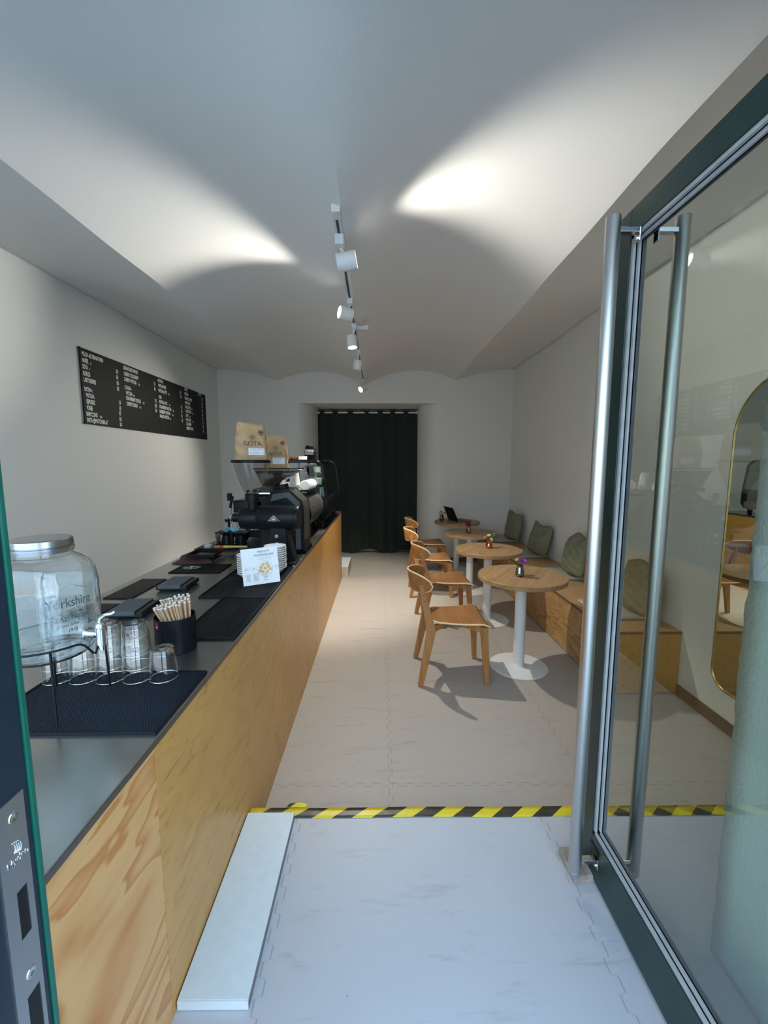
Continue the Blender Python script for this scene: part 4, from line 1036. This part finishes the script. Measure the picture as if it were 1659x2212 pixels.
# ================================================================ COFFEE BAGS
def bag(label,loc,rz,w,h,d,mat,txt,tilt=0,black=False):
    t=thing('coffee_bag',label,'coffee bag',loc,rz)
    def f(u,v):   # u round, v up
        a=u*2*PI; k=1-.88*max(0,(v-.55)/.45)**1.3; wk=1-.20*max(0,(v-.35)/.65)**1.2
        c,s_=math.cos(a),math.sin(a)
        sx=math.copysign(abs(c)**.35,c); sy=math.copysign(abs(s_)**.55,s_)
        bul=1+.10*math.sin(v*PI)
        wr=.003*math.sin(v*23+a*3)+.002*math.sin(a*7+v*11)
        return (sx*w/2*wk+wr,(sy*d/2*k*bul)+wr,v*h+tilt*sx*v*v*h*.16)
    g=G(); g.grid(f,48,22); bmesh.ops.remove_doubles(g.b,verts=g.b.verts,dist=1e-5)
    bot=[e for e in g.b.edges if e.is_boundary]; bmesh.ops.holes_fill(g.b,edges=bot)
    bd=ob('bag_body',g,mat,t,ang=60)
    def front(u,v): # point on the front (-y) face; u in -1..1
        k=1-.88*max(0,(v-.55)/.45)**1.3
        return Vector((u*w/2,-(d/2*k*(1+.10*math.sin(v*PI))*(max(0,1-abs(u)**5.7))**.55)-.0075,v*h+tilt*u*v*v*h*.16))
    def wrapf(g):
        for q in g.b.verts:
            e=q.co.y; p=front(max(-.95,min(.95,q.co.x/(w/2))),q.co.z/h); q.co=Vector((p.x,p.y+e,p.z))
    U=Matrix(((1,0,0,0),(0,0,1,0),(0,1,0,0),(0,0,0,1)))
    g=G(); textmesh(g,txt,w*.20,Matrix.Translation((w*.02,0,h*.385))@U,1.0,'CENTER')
    for k in range(4):
        a=R(35+k*36.6); 
        for s_ in (1,): 
            ln=w*.17; cx,cz=w*.02,h*.60; ex_,ez_=cx+ln*math.cos(a),cz+ln*.8*math.sin(a)
            g.bar((cx,0,cz),(ex_,0,ez_),.0012,w*.035,(0,1,0),.0012,w*.008)
    g.bar((w*.02,0,h*.60),(w*.02,0,h*.48),.0012,w*.02,(0,1,0),.0012,w*.005); g.bar((w*.02,0,h*.55),(w*.14,0,h*.60),.0012,w*.015,(0,1,0)); g.bar((w*.02,0,h*.55),(-w*.10,0,h*.60),.0012,w*.015,(0,1,0))
    bmesh.ops.subdivide_edges(g.b,edges=[e for e in g.b.edges if e.calc_length()>.02],cuts=3)
    wrapf(g); ob('printed_logo',g,'letter' if black else 'brown_ink',bd,smooth=False)
    if not black:
        g=G(); g.lathe([(.0,0),(w*.095,0)],24,(w*.30,0,h*.76),(w*.30,-1,h*.76),caps=False); wrapf(g); sl=ob('round_seal',g,'brown_ink',bd,smooth=False)
        g=G(); g.lathe([(w*.055,0),(w*.075,0)],24,(w*.30,-.0006,h*.76),(w*.30,-1,h*.76),caps=False); wrapf(g); ob('seal_ring',g,'kraft',sl,smooth=False)
        g=G(); g.grid(lambda u,v:(w*(-.10+u*.50),-.001,h*(.13+v*.19)),8,4); wrapf(g); lb=ob('white_sticker',g,'card',bd,smooth=False)
        g=G()
        for i in range(4): g.grid(lambda u,v:(w*(-.06+u*(.40 if i==0 else .30)),-.0018,h*(.285-.038*i+v*(.018 if i==0 else .008))),5,1)
        wrapf(g); ob('sticker_print',g,'ink_l',lb,smooth=False)
    else:
        g=G(); g.grid(lambda u,v:(w*(-.38+u*.76),-.001,h*(.38+v*.36)),8,4); wrapf(g); ob('printed_band',g,'grey_p',bd,smooth=False)
    return t
bag('larger kraft paper coffee bag standing on the clear cone hopper',(-.835,2.725,1.6393),R(20),.198,.232,.12,'kraft','GOTA',tilt=-.25)
bag('smaller kraft paper coffee bag standing behind, on the bean hopper',(-.775,3.13,1.5825),R(6),.172,.240,.10,'kraft','GOTA')

# ================================================================ ESPRESSO MACHINE
em=thing('espresso_machine','black espresso machine with a rounded taupe back panel and cup rail','espresso machine',(-.86,3.78,T))
def le(x,y,z): return (x+.86,y-3.78,z-T)
g=G(); pts=[]
for i in range(17):
    a=R(95-i*185/16); pts.append((-.715+.86+.150*math.cos(a), 1.205-T+.155*math.sin(a)))
pts+=[(-.73+.86,1.05-T),(-.80+.86,1.06-T),(-.86+.86,1.36-T)]
g.prism(pts,'Y',-.42,.345); ob('rounded_back_panel',g,'taupe',em,ang=30)
g=G(); g.prism([(x*1.0+.004*(x>.2),z) for x,z in pts],'Y',-.432,-.421); ob('side_plate',g,'black_g',em,ang=30)
ob('red_badge',G().box(.287,.2905,-.30,-.23,.302,.312),'red',em,smooth=False)
ob('machine_body',G().box(-.22,.13,-.40,.33,.20,.385),'black',em,smooth=False,bev=.006)
ob('group_overhang',G().box(-.34,-.10,-.40,.33,.26,.36),'black_g',em,smooth=False,bev=.01)
ob('drip_tray',G().box(-.36,.10,-.36,.34,.05,.11),'black',em,smooth=False,bev=.004)
ob('drip_grate',G().box(-.34,-.05,-.34,.32,.111,.116),'chrome',em,smooth=False)
for y in (-.32,.28):
    for s,x in ((1,.20),(-1,-.25)):
        g=G(); g.bar((x-.02*s,y,.12),(x+.035*s,y,.012),.05,.07,(0,1,0),.03,.05); ob('leg',g,'black_g',em,smooth=False,bev=.004)
ob('wood_side',G().prism([(.13,.10),(.235,.145),(.235,.05),(.16,.03)],'Y',-.40,-.385),'oak',em,smooth=False)
for y in (-.22,.12):
    g=G(); g.cyl((-.26,y,.27),(-.26,y,.20),.035); g.cyl((-.26,y,.205),(-.26,y,.185),.038); gh=ob('group_head',g,'chrome',em)
    g=G(); g.tube([(-.26,y,.195),(-.33,y-.01,.195)],.008); g.tube([(-.33,y-.01,.195),(-.40,y-.03,.188),(-.46,y-.05,.175)],lambda t:.012+.004*math.sin(t*3),10); ob('portafilter_handle',g,'black',gh)
for y,dx in ((-.36,0),(-.32,.03),(.30,0)):
    g=G(); g.tube([(-.30+dx,y,.36),(-.36+dx,y-.01,.34),(-.375+dx,y-.015,.22),(-.36+dx,y-.02,.08)],.0055,8); ob('steam_wand',g,'chrome',em)
g=G(); g.tube([(-.34,-.40,.395),(-.36,-.41,.30)],.012); g.box(-.375,-.345,-.43,-.39,.36,.42); ob('steam_knob',g,'black',em,smooth=False,bev=.004)
# cup rail on top
g=G(); 
ob('cup_tray',G().box(-.24,.245,-.33,.33,.405,.418),'chrome',em,smooth=False,bev=.002)
g=G()
for z in (.432,): g.tube([(-.245,-.335,z),(.19,-.335,z),(.255,-.25,z),(.255,.335,z),(-.245,.335,z)],.007,8,closed=True)
for x,y in ((-.24,-.33),(.19,-.33),(.252,-.24),(.252,-.1),(.252,.05),(.252,.2),(.252,.33),(-.05,-.33),(-.24,.33)): g.cyl((x,y,.385),(x,y,.432),.005,n=8)
ob('cup_rail',g,'black',em)
# white cups
def cup(label,loc,grp,lidup=False,deco=False):
    t=thing('paper_cup',label,'cup',loc,0,grp)
    g=G(); g.lathe([(0,0),(.044,0),(.0455,.003),(.0455,.008),(.036,.098),(0,.098)] if True else [],28,caps=False); ob('cup_wall',g,'white_p',t)
    return t
z0=T+.4185
c0=thing('paper_cup','tall upturned white paper cup with a grey logo on the cup rail','cup',(-.722,3.52,z0+.055))
g=G(); g.lathe([(0,0),(.046,0),(.047,.004),(.045,.007),(.034,.108),(0,.108)],32,caps=False); cw=ob('cup_wall',g,'white_p',c0)
g=G()
for k in range(5):
    a=R(90+72*k); g.bar((0,-.0425,.048),(.018*math.cos(a),-.0425+.0,.048+.018*math.sin(a)),.001,.006,(0,1,0),.001,.002)
textmesh(g,'GOTA',.016,basis((-.018,-.0405,.078),(1,0,0),(0,0,1)),.8); ob('grey_logo',g,'ink_l',cw,smooth=False)
def lid(label,loc,grp,rot=(0,0,0)):
    g=G(); g.lathe([(0,.002),(.042,.002),(.046,0),(.047,.004),(.046,.012),(.040,.014),(.038,.018),(0,.018)],28,caps=False)
    o=ob('cup_lid',g,'white_p',loc=loc,rot=rot); return tag(o,label,'lid',grp)
l0=lid('white cup lid stacked flat under the upturned logo cup',(-.722,3.52,z0+.0005),'flat stack of white cup lids')
for k in range(1,4): dup(l0,loc=(-.722+.001*(k%2),3.52,z0+.0005+.0135*k))
u0=thing('paper_cup','upturned white paper cup at the left of the cup rail','cup',(-.835,3.53,z0),0,None)
g=G(); g.lathe([(0,0),(.040,0),(.041,.004),(.039,.007),(.030,.078),(0,.078)],28,caps=False); ob('cup_wall',g,'white_p',u0)
q=dup(u0,loc=(-.80,3.66,z0),label='short upturned white paper cup behind the logo cup'); 
lr=lid('white cup lid standing on edge in the row along the cup rail',(-.655,3.62,z0+.0475),'upright row of white cup lids on the cup rail',(R(80),0,R(10)))
for k in range(1,16): 
    q=dup(lr); q.location=(-.655-.002*math.sin(k),3.62+.0245*k,z0+.0475)
# blue cloth on machine drip tray side
g=G()
def bc(u,v): return (-.06+u*.12+.01*math.sin(v*6),-.055+v*.062,.004+.030*math.exp(-((u-.6)**2+(v-.5)**2)*7)+.006*math.sin(u*14+v*6)+.006)
tp3=thing('knock_stand','small dark shelf stand beside the machine carrying the blue cloth','stand',(-1.15,3.19,T))
ob('shelf_top',G().box(-.11,.13,-.06,.06,.128,.138),'black',tp3,smooth=False,bev=.003)
g_=G(); g_.lathe([(.05,0),(.05,.006),(.014,.012),(.014,.128)],20); ob('pedestal',g_,'black',tp3)
g_=G(); g_.lathe([(0,0),(.030,0),(.034,.008),(0,.008)],20,(-.03,.03,.22),(-.03,.03,1),caps=False); g_.cyl((-.03,.03,.138),(-.03,.03,.22),.010); ob('upper_disc',g_,'black',tp3)
g.grid(bc,18,16); tag(ob('blue_cloth',g,'cloth_c',loc=(-1.14,3.165,T+.1395),solid=.003),'folded blue cloth on the dark stand beside the grinder','cloth')

# ================================================================ DISPLAY CASE
DX0,DX1,DY0,DY1=-.93,-.535,4.15,5.36
dc=thing('display_case','black refrigerated display case with curved green-tinted glass front','display case',(-.73,4.75,T))
def ld(x,y,z): return (x+.73,y-4.75,z-T)
zt_,zg=1.645,1.285
# profile of end (x,z)
def curve(off=0):
    pts=[(-.66,zt_-off)]
    for i in range(1,9):
        a=R(90-i*8.2); pts.append((-.66+.095*math.cos(a)*1.0-.0*off,zt_-.095+ .095*math.sin(a)-off*.6))
    pts.append((DX1-off,zg)); return pts
cv=curve()
g=G(); n_=len(cv)
g.grid(lambda u,v:ld(cv[round(u*(n_-1))][0],DY0+v*(DY1-DY0),cv[round(u*(n_-1))][1]),n_-1,1); ob('curved_glass',g,'green_glass',dc,ang=60)
for yy in (DY0,DY1-.018):
    g=G()
    path=[(DX0+.012,zg),(DX0+.012,zt_-.03),(DX0+.02,zt_-.012),(DX0+.04,zt_-.008)]+[(x-.006,z-.007) for x,z in cv]
    g.tube([ld(x,yy+.009,z) for x,z in path],.016,6); ob('end_frame',g,'black_g',dc)
    g=G(); poly=[(DX0+.012,zg),(DX0+.012,zt_-.02)]+[(x-.01,z-.01) for x,z in cv]
    vs=[g.v(ld(x,yy+.009,z)) for x,z in poly]; g.b.faces.new(vs); ob('end_pane',g,'window',dc,smooth=False)
ob('top_panel',G().box(DX0+.73,-.66+.73,DY0-4.75,DY1-4.75,zt_-T-.012,zt_-T),'black_g',dc,smooth=False,bev=.002)
g=G()
ob('rear_doors',G().box(DX0+.73,DX0+.742,.03-.63,.6,zg-T,zt_-T-.013),'window',dc,smooth=False)
for y in (-.6,0,.59): ob('door_rail',G().box(DX0+.729,DX0+.746,y-.012,y+.012,zg-T,zt_-T-.013),'black',dc,smooth=False)
base=[(DX0,1.02),(DX0,zg),(DX1,zg),(DX1+.012,zg-.03),(DX1+.012,1.10),(DX1-.03,1.04),(DX1-.10,1.02)]
ob('cold_base',G().prism([(x+.73,z-T) for x,z in base],'Y',DY0-4.75,DY1-4.75),'black_g',dc,smooth=False,bev=.004)
for z in (1.40,1.52):
    sh=ob('glass_shelf',G().box(DX0+.76,-.60+.73,-.56,.57,z-T,z-T+.005),'window',dc,smooth=False)
    ob('shelf_edge',G().box(-.60+.731,-.60+.736,-.56,.57,z-T-.002,z-T+.008),'chrome',sh,smooth=False)
for x in (-.85,-.60):
    for y in (4.22,5.29):
        g=G(); g.cyl(ld(x,y,T),ld(x,y,1.021),.022,.028,n=16); ob('leg',g,'black',dc)
ob('inner_post',G().box(-.70+.73,-.67+.73,-.1,-.06,zg-T,zt_-T-.014),'black',dc,smooth=False)
ob('inner_panel',G().box(-.80+.73,-.745+.73,-.05,-.045,zg-T+.06,zt_-T-.05),'grey_p',dc,smooth=False)
# white tubs inside the case
random.seed(9)
def tub(label,loc,r,h,grp):
    t=thing('white_tub',label,'tub',loc,0,grp)
    g=G(); g.lathe([(0,0),(r*.85,0),(r,h*.95),(0,h*.95)],24,caps=False); ob('tub_body',g,'white_p',t)
    g=G(); g.lathe([(0,h*.953),(r*1.04,h*.953),(r*1.04,h),(0,h)],24,caps=False); ob('tub_lid',g,'white',t); return t
t0_=tub('white lidded tub on the upper shelf of the display case',(-.66,4.36,1.5255),.038,.055,'white tubs in the display case')
for (x,y,z,l) in ((-.67,4.50,1.4055,'middle'),(-.665,4.34,1.4055,'middle'),(-.76,4.40,1.4055,'middle'),(-.75,4.62,1.4055,'middle'),(-.67,4.75,1.5255,'upper'),(-.78,4.9,1.5255,'upper')):
    dup(t0_,loc=(x,y,z),label='white lidded tub on the %s shelf of the display case'%l)
def clearcup(label,loc,grp):
    g=G(); g.lathe([(0,0),(.030,0),(.038,.075),(.039,.077),(.037,.075),(.029,.003),(0,.003)],24,caps=False)
    return tag(ob('clear_cup',g,'glass',loc=loc),label,'cup',grp)
k0=clearcup('clear drinking cup on the floor of the display case',(-.62,4.30,zg+.0005),'clear cups in the display case')
for (x,y) in ((-.62,4.42),(-.70,4.30),(-.70,4.42),(-.62,4.56),(-.70,4.58)): dup(k0,loc=(x,y,zg+.0005))
# pastry board on top
pb=tag(ob('serving_board',G().box(-.10,.10,-.12,.12,0,.008),'walnut',loc=(-.865,4.30,zt_+.0005),smooth=False,bev=.002),'thin dark serving board on top of the display case','board')
def pastry(label,loc,rz):
    t=thing('pastry',label,'pastry',loc,rz,'golden pastries on the display case')
    g=G(); bmesh.ops.create_icosphere(g.b,subdivisions=3,radius=1)
    for v in g.b.verts:
        p=v.co; n=math.sin(p.x*5+p.y*3)*math.sin(p.y*6+p.z*4); s=1+.13*n
        v.co=Vector((p.x*.030*s,p.y*.030*s,max(0,(p.z*.020*s+.018))))
    ob('crust',g,'pastry',t); g=G(); g.ball((0,-.012,.031),.010,(1.2,1,.6)); ob('jam',g,'jam',t); return t
p0_=pastry('golden pastry with red jam on the dark serving board',(-.93,4.25,zt_+.0087),0)
for x,y,a in ((-.875,4.24,1),(-.82,4.25,2),(-.905,4.34,.5),(-.845,4.35,1.4)): dup(p0_,loc=(x,y,zt_+.0087),rz=a)
tg_=thing('price_tent','small white folded price card in front of the pastries','card',(-.775,4.20,zt_+.0005),R(-8))
g=G(); g.bar((0,-.012,0),(0,0,.042),.085,.0012,(0,1,0)); ob('front_leaf',g,'card',tg_,smooth=False)
g=G(); g.bar((0,.014,0),(0,.002,.042),.085,.0012,(0,1,0)); ob('rear_leaf',g,'card',tg_,smooth=False)
bag('small black coffee bag with pale print on top of the display case',(-.745,4.50,zt_+.0005),R(-14),.125,.155,.07,'black','GOTA',tilt=-.3,black=True)

# ================================================================ CAMERA, WORLD, LIGHT
cam=bpy.data.cameras.new('camera'); co=bpy.data.objects.new('camera',cam); COL.objects.link(co)
cam.sensor_fit='VERTICAL'; cam.sensor_height=24.0; cam.lens=900/2212*24.0; cam.clip_start=.02
pitch=math.atan(106/900); yaw=math.atan(7.5/900)
co.location=(0,0,1.62); co.rotation_euler=(PI/2-pitch,0,-yaw)
S.camera=co
w=bpy.data.worlds.new('sky'); S.world=w; w.use_nodes=True; nt=w.node_tree; nt.nodes.clear()
o=nt.nodes.new('ShaderNodeOutputWorld'); b=nt.nodes.new('ShaderNodeBackground'); lk(nt,b.outputs[0],o.inputs[0])
tc=nt.nodes.new('ShaderNodeTexCoord'); x,y,z=sep(nt,tc.outputs['Generated'])
cloud=noise(nt,mapping(nt,tc.outputs['Generated'],(2,2,4)),2.2,5,.6)
skyc=ramp(nt,mth(nt,'ADD',z,mth(nt,'MULTIPLY',mth(nt,'SUBTRACT',cloud,.5),.5)),[(.0,(.50,.55,.60)),(.12,(.56,.68,.80)),(.5,(.58,.80,1.0)),(1,(.42,.68,1.0))])
lk(nt,skyc,b.inputs[0]); b.inputs[1].default_value=4.6
S.view_settings.view_transform='Standard'; S.view_settings.look='None'; S.view_settings.exposure=0.2
S.cycles.max_bounces=10; S.cycles.transparent_max_bounces=24; S.cycles.caustics_reflective=False; S.cycles.caustics_refractive=False
S.cycles.sample_clamp_indirect=4; S.cycles.use_denoising=True
